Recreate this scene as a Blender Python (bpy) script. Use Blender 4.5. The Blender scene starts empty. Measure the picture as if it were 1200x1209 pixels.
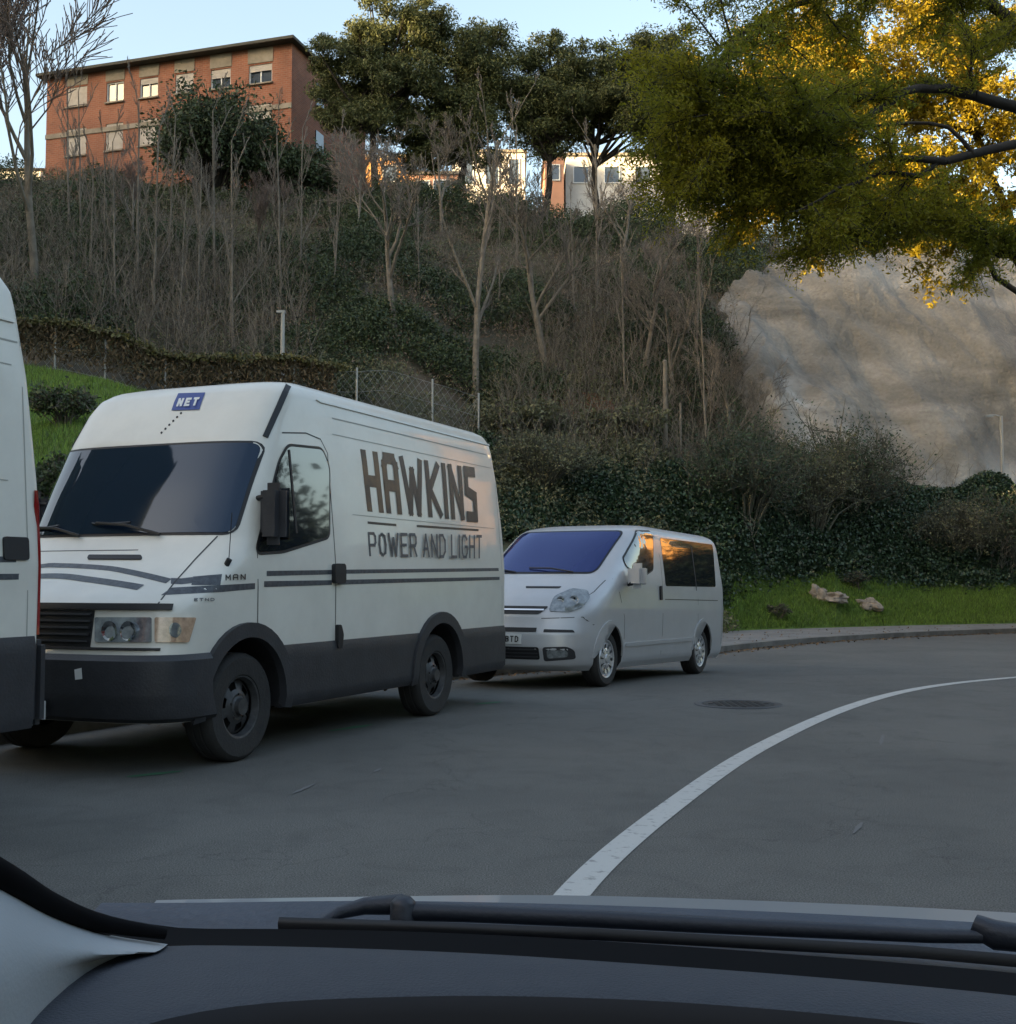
import bpy, bmesh, math, random
import numpy as np
from mathutils import Vector, Matrix, noise
from mathutils.geometry import tessellate_polygon

sc = bpy.context.scene
# ------------------------------------------------------------------ camera
F_PX, CAM_H, PITCH = 1400.0, 1.22, math.atan(80.5 / 1400.0)
cam_d = bpy.data.cameras.new('camera')
cam_d.sensor_fit = 'HORIZONTAL'; cam_d.sensor_width = 36.0
cam_d.lens = 36.0 * F_PX / 1200.0
cam_d.clip_start = 0.05; cam_d.clip_end = 3000
cam = bpy.data.objects.new('camera', cam_d); sc.collection.objects.link(cam)
cam.location = (0, 0, CAM_H); cam.rotation_euler = (math.pi / 2 + PITCH, 0, 0)
sc.camera = cam
# ------------------------------------------------------------------ light
SUN_EL, SUN_TRAVEL = math.radians(12), math.radians(60)   # travel measured from +Y towards +X
sx, sy = -math.sin(SUN_TRAVEL), -math.cos(SUN_TRAVEL)     # towards the sun, on the ground
world = bpy.data.worlds.new('World'); sc.world = world; world.use_nodes = True
wn = world.node_tree.nodes; wl = world.node_tree.links
sky = wn.new('ShaderNodeTexSky'); sky.sky_type = 'NISHITA'; sky.sun_disc = False
sky.sun_elevation = SUN_EL; sky.sun_rotation = math.atan2(sx, sy)
sky.altitude = 0; sky.air_density = 1.0; sky.dust_density = 4.0; sky.ozone_density = 1.0
wl.new(sky.outputs[0], wn['Background'].inputs['Color'])
wn['Background'].inputs['Strength'].default_value = 0.15
sun_d = bpy.data.lights.new('sun', 'SUN'); sun_d.energy = 4.8; sun_d.angle = math.radians(0.5)
sun_d.color = (1.0, 0.76, 0.44)
sun = bpy.data.objects.new('sun', sun_d); sc.collection.objects.link(sun)
sv = Vector((sx * math.cos(SUN_EL), sy * math.cos(SUN_EL), math.sin(SUN_EL)))
sun.rotation_euler = (-sv).to_track_quat('-Z', 'Y').to_euler()
sc.view_settings.view_transform = 'Standard'; sc.view_settings.look = 'None'
sc.view_settings.exposure = 2.1; sc.view_settings.gamma = 1.0
sc.view_settings.use_white_balance = True; sc.view_settings.white_balance_temperature = 7400; sc.view_settings.white_balance_tint = 10
sc.cycles.max_bounces = 6; sc.cycles.transparent_max_bounces = 8
sc.cycles.diffuse_bounces = 3; sc.cycles.glossy_bounces = 3
sc.cycles.sample_clamp_indirect = 4.0

# ------------------------------------------------------------------ helpers
COL = sc.collection
rng = random.Random(7)
nr = np.random.default_rng(11)
_cp, _sp = math.cos(PITCH), math.sin(PITCH)

def ray(px, py):
    a = (px - 600) / F_PX; b = (604.5 - py) / F_PX
    return Vector((a, _cp - b * _sp, _sp + b * _cp))

def at_y(px, py, Y):
    d = ray(px, py); return Vector((0, 0, CAM_H)) + d * (Y / d.y)

def at_z(px, py, z=0.0):
    d = ray(px, py); return Vector((0, 0, CAM_H)) + d * ((z - CAM_H) / d.z)

def zpix(py, Y):
    d = ray(600, py); return CAM_H + d.z * Y / d.y

def tag(o, label=None, cat=None, group=None, kind=None):
    if label: o['label'] = label
    if cat: o['category'] = cat
    if group: o['group'] = group
    if kind: o['kind'] = kind
    return o

def empty(name, loc=(0, 0, 0), rz=0.0, rx=0.0):
    o = bpy.data.objects.new(name, None); COL.objects.link(o)
    o.location = loc; o.rotation_euler = (rx, 0, rz); o.empty_display_size = 0.2
    return o

def finish(name, me, mats, parent=None, smooth=None):
    if not isinstance(mats, (list, tuple)): mats = [mats]
    for m in mats: me.materials.append(m)
    o = bpy.data.objects.new(name, me); COL.objects.link(o)
    if parent is not None: o.parent = parent
    if smooth is not None:
        me.polygons.foreach_set('use_smooth', [True] * len(me.polygons))
        if smooth < 179: me.set_sharp_from_angle(angle=math.radians(smooth))
    me.update()
    return o

class MB:
    def __init__(s): s.v = []; s.f = []; s.mi = []
    def add(s, vs, fs, mi=0):
        b = len(s.v); s.v += [tuple(v) for v in vs]
        for f in fs: s.f.append(tuple(b + i for i in f)); s.mi.append(mi)
        return s
    def box(s, c, d, mi=0, rz=0.0, mat=None):
        x, y, z = d[0] / 2, d[1] / 2, d[2] / 2
        vs = [Vector((i * x, j * y, k * z)) for i in (-1, 1) for j in (-1, 1) for k in (-1, 1)]
        if rz: R = Matrix.Rotation(rz, 3, 'Z'); vs = [R @ v for v in vs]
        if mat is not None: vs = [mat @ v for v in vs]
        c = Vector(c); vs = [v + c for v in vs]
        return s.add(vs, [(0, 1, 3, 2), (4, 6, 7, 5), (0, 4, 5, 1), (2, 3, 7, 6), (0, 2, 6, 4), (1, 5, 7, 3)], mi)
    def tube(s, pts, rad, n=8, mi=0, caps=True):
        pts = [Vector(p) for p in pts]
        if not hasattr(rad, '__len__'): rad = [rad] * len(pts)
        b = len(s.v); prev = None
        for i, p in enumerate(pts):
            t = (pts[min(i + 1, len(pts) - 1)] - pts[max(i - 1, 0)]).normalized()
            if prev is None:
                a = t.orthogonal().normalized()
            else:
                a = (prev - t * prev.dot(t)).normalized()
            prev = a; c = t.cross(a)
            for k in range(n):
                w = 2 * math.pi * k / n
                s.v.append(tuple(p + (a * math.cos(w) + c * math.sin(w)) * rad[i]))
        for i in range(len(pts) - 1):
            for k in range(n):
                k2 = (k + 1) % n
                s.f.append((b + i * n + k, b + i * n + k2, b + (i + 1) * n + k2, b + (i + 1) * n + k)); s.mi.append(mi)
        if caps:
            s.f.append(tuple(b + k for k in range(n - 1, -1, -1))); s.mi.append(mi)
            e = b + (len(pts) - 1) * n
            s.f.append(tuple(e + k for k in range(n))); s.mi.append(mi)
        return s
    def lathe(s, prof, c, axis='y', n=32, mi=0):
        """prof = [(radius, along)]"""
        b = len(s.v); c = Vector(c)
        for r, h in prof:
            for k in range(n):
                w = 2 * math.pi * k / n; ca, sa = r * math.cos(w), r * math.sin(w)
                v = (ca, h, sa) if axis == 'y' else ((ca, sa, h) if axis == 'z' else (h, ca, sa))
                s.v.append(tuple(c + Vector(v)))
        for i in range(len(prof) - 1):
            for k in range(n):
                k2 = (k + 1) % n
                s.f.append((b + i * n + k, b + i * n + k2, b + (i + 1) * n + k2, b + (i + 1) * n + k)); s.mi.append(mi)
        return s
    def build(s, name, mats, parent=None, smooth=None, bevel=0.0):
        me = bpy.data.meshes.new(name); me.from_pydata(s.v, [], s.f)
        if any(s.mi): me.polygons.foreach_set('material_index', s.mi)
        if bevel > 0 or True:
            bm = bmesh.new(); bm.from_mesh(me)
            bmesh.ops.recalc_face_normals(bm, faces=bm.faces)
            if bevel > 0:
                bmesh.ops.bevel(bm, geom=[e for e in bm.edges if len(e.link_faces) == 2 and e.calc_face_angle(0) > 0.5], offset=bevel, segments=2, affect='EDGES', clamp_overlap=True)
            bm.to_mesh(me); bm.free()
        return finish(name, me, mats, parent, smooth)

def np_mesh(name, V, nv, mats, parent=None, smooth=False):
    """V (n*nv,3): n separate faces of nv corners"""
    n = len(V) // nv
    me = bpy.data.meshes.new(name)
    me.vertices.add(len(V)); me.vertices.foreach_set('co', V.astype(np.float32).ravel())
    me.loops.add(len(V)); me.loops.foreach_set('vertex_index', np.arange(len(V), dtype=np.int32))
    me.polygons.add(n); me.polygons.foreach_set('loop_start', np.arange(0, len(V), nv, dtype=np.int32))
    me.polygons.foreach_set('loop_total', np.full(n, nv, dtype=np.int32))
    me.update(calc_edges=True)
    return finish(name, me, mats, parent)

def unit(a): return a / (np.linalg.norm(a, axis=1, keepdims=True) + 1e-9)

def leaves(C, size, aspect=0.5, flat=0.0, droop=None, seed=None):
    """rhombic leaves at the points C; flat>0 pulls their normals upright"""
    n = len(C); g = nr
    nrm = unit(g.normal(size=(n, 3)) + np.array([0, 0, flat])); t = unit(np.cross(nrm, g.normal(size=(n, 3))))
    if droop is not None: t = unit(t + np.array(droop)); nrm = unit(np.cross(t, g.normal(size=(n, 3))))
    b = np.cross(nrm, t); s = size * g.uniform(0.6, 1.35, size=(n, 1))
    V = np.empty((n, 4, 3))
    V[:, 0] = C - t * s * .5; V[:, 1] = C + b * s * aspect * .5 - t * s * .05
    V[:, 2] = C + t * s * .5; V[:, 3] = C - b * s * aspect * .5 - t * s * .05
    return V.reshape(-1, 3)

# ------------------------------------------------------------------ materials
def mat(name, col, rough=0.6, metal=0.0, spec=0.5, coat=0.0, var=0.0, vscale=8.0, col2=None, bump=0.0, bscale=40.0,
        island=0.0, trans=0.0, emit=None, dist=None, detail=6.0):
    m = bpy.data.materials.new(name); m.use_nodes = True
    nt = m.node_tree; N, L = nt.nodes, nt.links; p = N['Principled BSDF']
    p.inputs['Base Color'].default_value = (*col, 1); p.inputs['Roughness'].default_value = rough
    p.inputs['Metallic'].default_value = metal; p.inputs['Specular IOR Level'].default_value = spec
    p.inputs['Coat Weight'].default_value = coat; p.inputs['Coat Roughness'].default_value = 0.06
    tc = N.new('ShaderNodeTexCoord')
    src = None
    if var > 0 or col2 is not None:
        no = N.new('ShaderNodeTexNoise'); no.inputs['Scale'].default_value = vscale; no.inputs['Detail'].default_value = detail
        no.inputs['Roughness'].default_value = 0.65
        if dist: no.inputs['Distortion'].default_value = dist
        L.new(tc.outputs['Object'], no.inputs['Vector'])
        cr = N.new('ShaderNodeValToRGB'); e = cr.color_ramp.elements
        c2 = col2 if col2 is not None else tuple(c * (1 - var) for c in col)
        e[0].position = 0.36; e[0].color = (*c2, 1); e[1].position = 0.64; e[1].color = (*col, 1)
        L.new(no.outputs['Fac'], cr.inputs['Fac']); src = cr.outputs['Color']
    if island > 0:
        ge = N.new('ShaderNodeNewGeometry'); mp = N.new('ShaderNodeMapRange')
        mp.inputs['To Min'].default_value = 1 - island; mp.inputs['To Max'].default_value = 1 + island
        L.new(ge.outputs['Random Per Island'], mp.inputs['Value'])
        mx = N.new('ShaderNodeVectorMath'); mx.operation = 'SCALE'
        if src is None: mx.inputs[0].default_value = col
        else: L.new(src, mx.inputs[0])
        L.new(mp.outputs[0], mx.inputs['Scale']); src = mx.outputs[0]
    if src is not None: L.new(src, p.inputs['Base Color'])
    if bump > 0:
        nb = N.new('ShaderNodeTexNoise'); nb.inputs['Scale'].default_value = bscale; nb.inputs['Detail'].default_value = 8
        L.new(tc.outputs['Object'], nb.inputs['Vector'])
        bu = N.new('ShaderNodeBump'); bu.inputs['Strength'].default_value = bump; bu.inputs['Distance'].default_value = 0.02
        L.new(nb.outputs['Fac'], bu.inputs['Height']); L.new(bu.outputs[0], p.inputs['Normal'])
    if trans > 0:
        tr = N.new('ShaderNodeBsdfTranslucent'); ms = N.new('ShaderNodeMixShader'); ms.inputs[0].default_value = trans
        if src is not None: L.new(src, tr.inputs['Color'])
        else: tr.inputs['Color'].default_value = (*col, 1)
        L.new(p.outputs[0], ms.inputs[1]); L.new(tr.outputs[0], ms.inputs[2])
        L.new(ms.outputs[0], N['Material Output'].inputs['Surface'])
    return m

M = {}
M['white_paint'] = mat('white_paint', (.76, .735, .665), .38, coat=.35, col2=(.69, .665, .60), vscale=2.2, bump=.03, bscale=3)
M['silver_paint'] = mat('silver_paint', (.53, .54, .56), .40, metal=.3, coat=.35, var=.06, vscale=3)
M['plastic'] = mat('dark_plastic', (.038, .040, .046), .50, col2=(.028, .029, .034), vscale=5, bump=.12, bscale=60)
M['black'] = mat('black_rubber', (.014, .014, .016), .55)
M['tyre'] = mat('tyre_rubber', (.022, .022, .023), .78, col2=(.032, .031, .030), vscale=9, bump=.2, bscale=50)
M['glass'] = mat('dark_glass', (.012, .016, .022), .03, spec=.9, coat=.6)
M['glass_b'] = mat('tinted_glass', (.022, .035, .13), .04, spec=1.0, metal=.35)
M['glass_b'].node_tree.nodes['Principled BSDF'].inputs['Specular Tint'].default_value = (.5, .58, 1, 1)
M['seam'] = mat('faint_seam', (.36, .355, .32), .6)
M['glass_w'] = mat('bluish_glass', (.010, .020, .038), .03, spec=.6)
M['glass_w'].node_tree.nodes['Principled BSDF'].inputs['Specular Tint'].default_value = (.65, .8, 1, 1)
M['rim'] = mat('grey_rim', (.085, .088, .092), .5, metal=.4, col2=(.055, .055, .057), vscale=20)
M['rim_s'] = mat('silver_rim', (.60, .61, .63), .32, metal=.6)
M['decal'] = mat('decal_dark', (.030, .024, .022), .45)
M['decal_b'] = mat('decal_brown', (.15, .082, .034), .45, col2=(.035, .026, .022), vscale=4)
M['stripe'] = mat('stripe_dark', (.045, .050, .060), .45, col2=(.09, .10, .115), vscale=26)
M['gap'] = mat('panel_gap', (.05, .05, .05), .7)
M['lens'] = mat('lamp_lens', (.34, .37, .38), .08, metal=.35, spec=1, coat=1, col2=(.16, .18, .19), vscale=14)
M['amber'] = mat('indicator_lens', (.62, .42, .30), .15, spec=.9, coat=1, col2=(.40, .26, .18), vscale=22)
M['chrome'] = mat('chrome', (.7, .72, .75), .12, metal=1)
M['red'] = mat('red_lens', (.26, .012, .014), .18, coat=1)
M['white'] = mat('white_plate', (.72, .73, .72), .45)
M['blue'] = mat('blue_badge', (.02, .05, .24), .4)
M['bark'] = mat('bark_grey', (.15, .13, .11), .9, col2=(.08, .068, .058), vscale=3.5, bump=.4, bscale=12)
M['bark_pale'] = mat('bark_pale', (.23, .205, .17), .9, col2=(.13, .112, .092), vscale=3.0, bump=.4, bscale=12)
M['twig_green'] = mat('twig_grey_green', (.085, .085, .062), .9, island=.4)
M['twig'] = mat('twig_brown', (.185, .158, .135), .9, island=.35)
M['twig_pink'] = mat('twig_pinkish', (.19, .145, .125), .9, island=.35)
M['bark_dark'] = mat('bark_dark', (.030, .024, .019), .9, col2=(.018, .015, .012), vscale=6, bump=.4, bscale=20)
M['pine'] = mat('pine_needles', (.088, .104, .038), .7, island=.5, trans=.2)
M['ever'] = mat('evergreen_leaves', (.048, .072, .030), .6, island=.5, trans=.15)
M['ivy'] = mat('ivy_leaves', (.034, .064, .032), .42, island=.55, trans=.12, spec=.4)
M['scrub'] = mat('scrub_leaves', (.115, .120, .065), .7, island=.5, trans=.15)
M['gold'] = mat('golden_leaves', (.34, .255, .016), .6, island=.45, trans=.5)
M['olive'] = mat('olive_leaves', (.34, .29, .020), .6, island=.25, trans=.6, col2=(.17, .19, .020), vscale=.9)
M['grassblade'] = mat('grass_blades', (.12, .205, .032), .6, island=.6, trans=.2)
M['dead'] = mat('dead_stems', (.155, .135, .11), .9, island=.5)
M['hedge'] = mat('dry_hedge', (.115, .085, .050), .9, island=.4)
M['clay'] = mat('clay_soil', (.20, .085, .045), .95, col2=(.12, .06, .035), vscale=2, bump=.5, bscale=8)
M['stone'] = mat('pale_stone', (.34, .29, .235), .9, col2=(.20, .17, .14), vscale=4, bump=.6, bscale=10)
M['galv'] = mat('galvanised_steel', (.34, .35, .35), .5, metal=.4)
M['kerb'] = mat('kerb_concrete', (.20, .195, .18), .85, col2=(.12, .115, .105), vscale=3, bump=.3, bscale=30)

def asphalt():
    m = mat('asphalt', (.085, .085, .086), .82)
    nt = m.node_tree; N, L = nt.nodes, nt.links; p = N['Principled BSDF']; tc = N.new('ShaderNodeTexCoord')
    def nz(s, d, r=.6, dist=0):
        n = N.new('ShaderNodeTexNoise'); n.inputs['Scale'].default_value = s; n.inputs['Detail'].default_value = d
        n.inputs['Roughness'].default_value = r; n.inputs['Distortion'].default_value = dist
        L.new(tc.outputs['Object'], n.inputs['Vector']); return n.outputs['Fac']
    def ramp(f, a, b, c0, c1):
        r = N.new('ShaderNodeValToRGB'); e = r.color_ramp.elements
        e[0].position = a; e[1].position = b; e[0].color = (*c0, 1); e[1].color = (*c1, 1); L.new(f, r.inputs[0]); return r.outputs[0]
    def mul(a, b):
        x = N.new('ShaderNodeMixRGB'); x.blend_type = 'MULTIPLY'; x.inputs[0].default_value = 1; L.new(a, x.inputs[1]); L.new(b, x.inputs[2]); return x.outputs[0]
    c = ramp(nz(.35, 6, .6, .6), .35, .65, (.096, .095, .089), (.132, .129, .119))
    c = mul(c, ramp(nz(140, 2), .38, .62, (.50, .50, .50), (1.5, 1.5, 1.48)))
    c = mul(c, ramp(nz(2.3, 7, .7, 1.2), .30, .52, (.80, .80, .80), (1, 1, 1)))
    vo = N.new('ShaderNodeTexVoronoi'); vo.feature = 'DISTANCE_TO_EDGE'; vo.inputs['Scale'].default_value = .28
    nv = N.new('ShaderNodeTexNoise'); nv.inputs['Scale'].default_value = 1.4; nv.inputs['Detail'].default_value = 5
    L.new(tc.outputs['Object'], nv.inputs['Vector'])
    ad = N.new('ShaderNodeVectorMath'); ad.operation = 'MULTIPLY_ADD'; ad.inputs[1].default_value = (1.5, 1.5, 1.5)
    L.new(nv.outputs['Color'], ad.inputs[0]); L.new(tc.outputs['Object'], ad.inputs[2]); L.new(ad.outputs[0], vo.inputs['Vector'])
    c = mul(c, ramp(vo.outputs['Distance'], .0, .004, (.72, .72, .72), (1, 1, 1)))
    c = mul(c, ramp(nz(.9, 4, .5, 2.5), .60, .72, (1, 1, 1), (.84, .84, .85)))
    c = mul(c, ramp(nz(38, 3, .7), .70, .76, (1, 1, 1), (1.55, 1.5, 1.45)))
    L.new(c, p.inputs['Base Color'])
    b = N.new('ShaderNodeBump'); b.inputs['Strength'].default_value = .5; b.inputs['Distance'].default_value = .006
    L.new(nz(110, 3), b.inputs['Height']); L.new(b.outputs[0], p.inputs['Normal'])
    return m
M['asphalt'] = asphalt()

def hillmat():
    m = mat('hill_soil', (.06, .05, .035), .95)
    nt = m.node_tree; N, L = nt.nodes, nt.links; p = N['Principled BSDF']; tc = N.new('ShaderNodeTexCoord')
    at = N.new('ShaderNodeAttribute'); at.attribute_name = 'grass'
    n1 = N.new('ShaderNodeTexNoise'); n1.inputs['Scale'].default_value = .5; n1.inputs['Detail'].default_value = 10; n1.inputs['Roughness'].default_value = .7
    L.new(tc.outputs['Object'], n1.inputs['Vector'])
    r = N.new('ShaderNodeValToRGB'); e = r.color_ramp.elements
    e[0].position = .35; e[0].color = (.030, .036, .016, 1); e[1].position = .66; e[1].color = (.095, .070, .048, 1)
    L.new(n1.outputs['Fac'], r.inputs[0])
    n2 = N.new('ShaderNodeTexNoise'); n2.inputs['Scale'].default_value = 3; n2.inputs['Detail'].default_value = 8
    L.new(tc.outputs['Object'], n2.inputs['Vector'])
    g = N.new('ShaderNodeValToRGB'); e = g.color_ramp.elements
    e[0].position = .3; e[0].color = (.05, .09, .016, 1); e[1].position = .7; e[1].color = (.11, .18, .028, 1)
    L.new(n2.outputs['Fac'], g.inputs[0])
    mx = N.new('ShaderNodeMixRGB'); L.new(at.outputs['Fac'], mx.inputs[0]); L.new(r.outputs[0], mx.inputs[1]); L.new(g.outputs[0], mx.inputs[2])
    L.new(mx.outputs[0], p.inputs['Base Color'])
    b = N.new('ShaderNodeBump'); b.inputs['Strength'].default_value = .8; b.inputs['Distance'].default_value = .08
    L.new(n2.outputs['Fac'], b.inputs['Height']); L.new(b.outputs[0], p.inputs['Normal'])
    return m
M['hill'] = hillmat()

def rockmat():
    m = mat('rock', (.3, .26, .21), .95)
    nt = m.node_tree; N, L = nt.nodes, nt.links; p = N['Principled BSDF']; tc = N.new('ShaderNodeTexCoord')
    mp = N.new('ShaderNodeMapping'); mp.inputs['Rotation'].default_value = (0, math.radians(-38), 0); mp.inputs['Scale'].default_value = (.6, .5, 1.5)
    L.new(tc.outputs['Object'], mp.inputs['Vector'])
    n1 = N.new('ShaderNodeTexNoise'); n1.inputs['Scale'].default_value = .32; n1.inputs['Detail'].default_value = 9; n1.inputs['Roughness'].default_value = .55; n1.inputs['Distortion'].default_value = .8
    L.new(mp.outputs[0], n1.inputs['Vector'])
    r = N.new('ShaderNodeValToRGB'); e = r.color_ramp.elements
    e[0].position = .34; e[0].color = (.135, .125, .108, 1); e[1].position = .68; e[1].color = (.33, .308, .272, 1)
    x = r.color_ramp.elements.new(.5); x.color = (.215, .198, .17, 1)
    L.new(n1.outputs['Fac'], r.inputs[0])
    n2 = N.new('ShaderNodeTexNoise'); n2.inputs['Scale'].default_value = 7; n2.inputs['Detail'].default_value = 6
    L.new(tc.outputs['Object'], n2.inputs['Vector'])
    r2 = N.new('ShaderNodeValToRGB'); e = r2.color_ramp.elements; e[0].position = .3; e[0].color = (.86, .86, .86, 1); e[1].position = .7; e[1].color = (1.08, 1.08, 1.08, 1)
    L.new(n2.outputs['Fac'], r2.inputs[0])
    mx = N.new('ShaderNodeMixRGB'); mx.blend_type = 'MULTIPLY'; mx.inputs[0].default_value = 1; L.new(r.outputs[0], mx.inputs[1]); L.new(r2.outputs[0], mx.inputs[2])
    at = N.new('ShaderNodeAttribute'); at.attribute_name = 'pale'
    m3 = N.new('ShaderNodeMixRGB'); L.new(at.outputs['Fac'], m3.inputs[0]); L.new(mx.outputs[0], m3.inputs[1]); m3.inputs[2].default_value = (.50, .49, .46, 1)
    L.new(m3.outputs[0], p.inputs['Base Color'])
    b = N.new('ShaderNodeBump'); b.inputs['Strength'].default_value = .7; b.inputs['Distance'].default_value = .12
    L.new(n2.outputs['Fac'], b.inputs['Height']); L.new(b.outputs[0], p.inputs['Normal'])
    return m
M['rock'] = rockmat()

def brickmat(name, c1, c2, mortar):
    m = mat(name, c1, .9); nt = m.node_tree; N, L = nt.nodes, nt.links; p = N['Principled BSDF']; tc = N.new('ShaderNodeTexCoord')
    sp = N.new('ShaderNodeSeparateXYZ'); L.new(tc.outputs['Object'], sp.inputs[0])
    ad = N.new('ShaderNodeMath'); L.new(sp.outputs['X'], ad.inputs[0]); L.new(sp.outputs['Y'], ad.inputs[1])
    cb = N.new('ShaderNodeCombineXYZ'); L.new(ad.outputs[0], cb.inputs['X']); L.new(sp.outputs['Z'], cb.inputs['Y'])
    b = N.new('ShaderNodeTexBrick'); b.inputs['Scale'].default_value = 1; b.inputs['Brick Width'].default_value = .29; b.inputs['Row Height'].default_value = .11
    b.inputs['Mortar Size'].default_value = .012; b.inputs['Color1'].default_value = (*c1, 1); b.inputs['Color2'].default_value = (*c2, 1); b.inputs['Mortar'].default_value = (*mortar, 1)
    L.new(cb.outputs[0], b.inputs['Vector'])
    n = N.new('ShaderNodeTexNoise'); n.inputs['Scale'].default_value = .8; n.inputs['Detail'].default_value = 6; L.new(tc.outputs['Object'], n.inputs['Vector'])
    r = N.new('ShaderNodeValToRGB'); e = r.color_ramp.elements; e[0].position = .3; e[0].color = (.72, .72, .74, 1); e[1].position = .65; e[1].color = (1.08, 1.08, 1.08, 1); L.new(n.outputs['Fac'], r.inputs[0])
    mx = N.new('ShaderNodeMixRGB'); mx.blend_type = 'MULTIPLY'; mx.inputs[0].default_value = 1; L.new(b.outputs['Color'], mx.inputs[1]); L.new(r.outputs[0], mx.inputs[2])
    L.new(mx.outputs[0], p.inputs['Base Color']); return m
M['brick'] = brickmat('orange_brick', (.35, .125, .070), (.27, .095, .055), (.30, .19, .14))
M['concrete'] = mat('concrete', (.33, .29, .235), .9, col2=(.22, .19, .15), vscale=1.5)
M['eave'] = mat('dark_eave', (.055, .055, .045), .8)
M['shutter'] = mat('pale_shutter', (.50, .46, .42), .7, col2=(.40, .36, .32), vscale=3)
M['winglass'] = mat('house_glass', (.05, .07, .10), .08, spec=.9)
M['whitewall'] = mat('white_render', (.66, .64, .60), .9, col2=(.52, .50, .47), vscale=.7)
M['orangewall'] = mat('orange_render', (.62, .33, .12), .9, col2=(.52, .26, .10), vscale=.6)
M['pinkwall'] = mat('pink_render', (.50, .27, .19), .9, var=.2, vscale=.6)
# ------------------------------------------------------------------ ground, road, hill
def sstep(a, b, x):
    t = min(1.0, max(0.0, (x - a) / (b - a))); return t * t * (3 - 2 * t)

def gz(x, y): return -0.2 * sstep(12.0, 22.0, y)

KERB = [(-11.8, -10), (-7.5, 0), (-4.15, 8), (-1.35, 14), (.85, 18), (2.6, 21), (4.25, 23.5), (5.9, 25.8), (7.9, 27.9), (10.5, 30.1), (13.8, 32.2), (18, 34.2), (23, 35.9), (34, 38), (55, 39)]
REAR = [(-14.0, -9.5), (-9.7, .6), (-6.3, 8.8), (-3.4, 15), (-1.2, 19.2), (.9, 23), (2.9, 26.6), (5.4, 30.0), (7.2, 31.4), (9.3, 32.7), (12.2, 34.3), (15.2, 35.5), (19, 37), (24, 38.8), (34.5, 41), (55, 42)]

def smooth_poly(P, n=6):
    out = []
    for i in range(len(P) - 1):
        p0 = Vector(P[max(i - 1, 0)]); p1 = Vector(P[i]); p2 = Vector(P[i + 1]); p3 = Vector(P[min(i + 2, len(P) - 1)])
        for k in range(n):
            t = k / n
            out.append(0.5 * ((2 * p1) + (p2 - p0) * t + (2 * p0 - 5 * p1 + 4 * p2 - p3) * t * t + (3 * p1 - p0 - 3 * p2 + p3) * t ** 3))
    out.append(Vector(P[-1])); return out
KS, RS = smooth_poly(KERB), smooth_poly(REAR)

def offset_line(P, d):
    out = []
    for i, p in enumerate(P):
        t = (P[min(i + 1, len(P) - 1)] - P[max(i - 1, 0)]).normalized()
        out.append(p + Vector((-t.y, t.x)) * d)
    return out

def ribbon(name, A, B, ha, hb, m, kind='structure', skirt=0.0, parent=None):
    v, f = [], []
    for a, b in zip(A, B):
        v += [(a.x, a.y, gz(a.x, a.y) + ha), (b.x, b.y, gz(b.x, b.y) + hb)]
        if skirt: v += [(a.x, a.y, gz(a.x, a.y) + ha - skirt)]
    s = 3 if skirt else 2
    for i in range(len(A) - 1):
        f.append((i * s, (i + 1) * s, (i + 1) * s + 1, i * s + 1))
        if skirt: f.append((i * s + 2, (i + 1) * s + 2, (i + 1) * s, i * s))
    me = bpy.data.meshes.new(name); me.from_pydata(v, [], f)
    o = finish(name, me, m, parent)
    if kind: o['kind'] = kind
    return o

def grid_sheet(name, x0, x1, y0, y1, nx, ny, zf, m):
    v = [(x0 + (x1 - x0) * i / nx, y0 + (y1 - y0) * j / ny) for j in range(ny + 1) for i in range(nx + 1)]
    v = [(x, y, zf(x, y)) for x, y in v]
    f = [(j * (nx + 1) + i, j * (nx + 1) + i + 1, (j + 1) * (nx + 1) + i + 1, (j + 1) * (nx + 1) + i) for j in range(ny) for i in range(nx)]
    me = bpy.data.meshes.new(name); me.from_pydata(v, [], f); return finish(name, me, m, None, 60)

tag(grid_sheet('ground', -600, 600, -600, 600, 20, 20, lambda x, y: -.6, M['hill']), kind='structure')
road = tag(grid_sheet('road', -30, 60, -30, 45, 90, 150, gz, M['asphalt']), kind='structure')

kr = offset_line(KS, .16)
tag(ribbon('kerb', KS, kr, .12, .125, M['kerb'], skirt=.16), kind='structure')
# pavement between the kerb stone and the grass
def resample(P, n):
    L = [0]
    for i in range(1, len(P)): L.append(L[-1] + (P[i] - P[i - 1]).length)
    out = []; j = 0
    for k in range(n):
        t = L[-1] * k / (n - 1)
        while j < len(P) - 2 and L[j + 1] < t: j += 1
        w = (t - L[j]) / (L[j + 1] - L[j]); out.append(P[j].lerp(P[j + 1], min(1, max(0, w))))
    return out
def rear_for(P):  # nearest-index pairing keeps the ribbon tidy
    return resample(RS, len(P))
M['paving'] = mat('paving', (.215, .21, .205), .85, col2=(.15, .147, .14), vscale=1.2, bump=.3, bscale=30)
ribbon('pavement', resample(kr, 90), resample(RS, 90), .125, .13, M['paving'])
# dirt and leaves gathered in the gutter
M['dirt'] = mat('gutter_dirt', (.085, .062, .042), .95, col2=(.05, .042, .034), vscale=6)
gi = [i for i, p in enumerate(KS) if 20 < p.y < 33 and p.x > 2]
GA = [KS[i] for i in gi]; GB = offset_line(GA, -.32)
GB = [a.lerp(b, .35 + .65 * abs(noise.noise(Vector((k * .37, 3, 0)))) * 2) for k, (a, b) in enumerate(zip(GA, GB))]
ribbon('gutter_dirt', GA, GB, .006, .006, M['dirt'])

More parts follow.
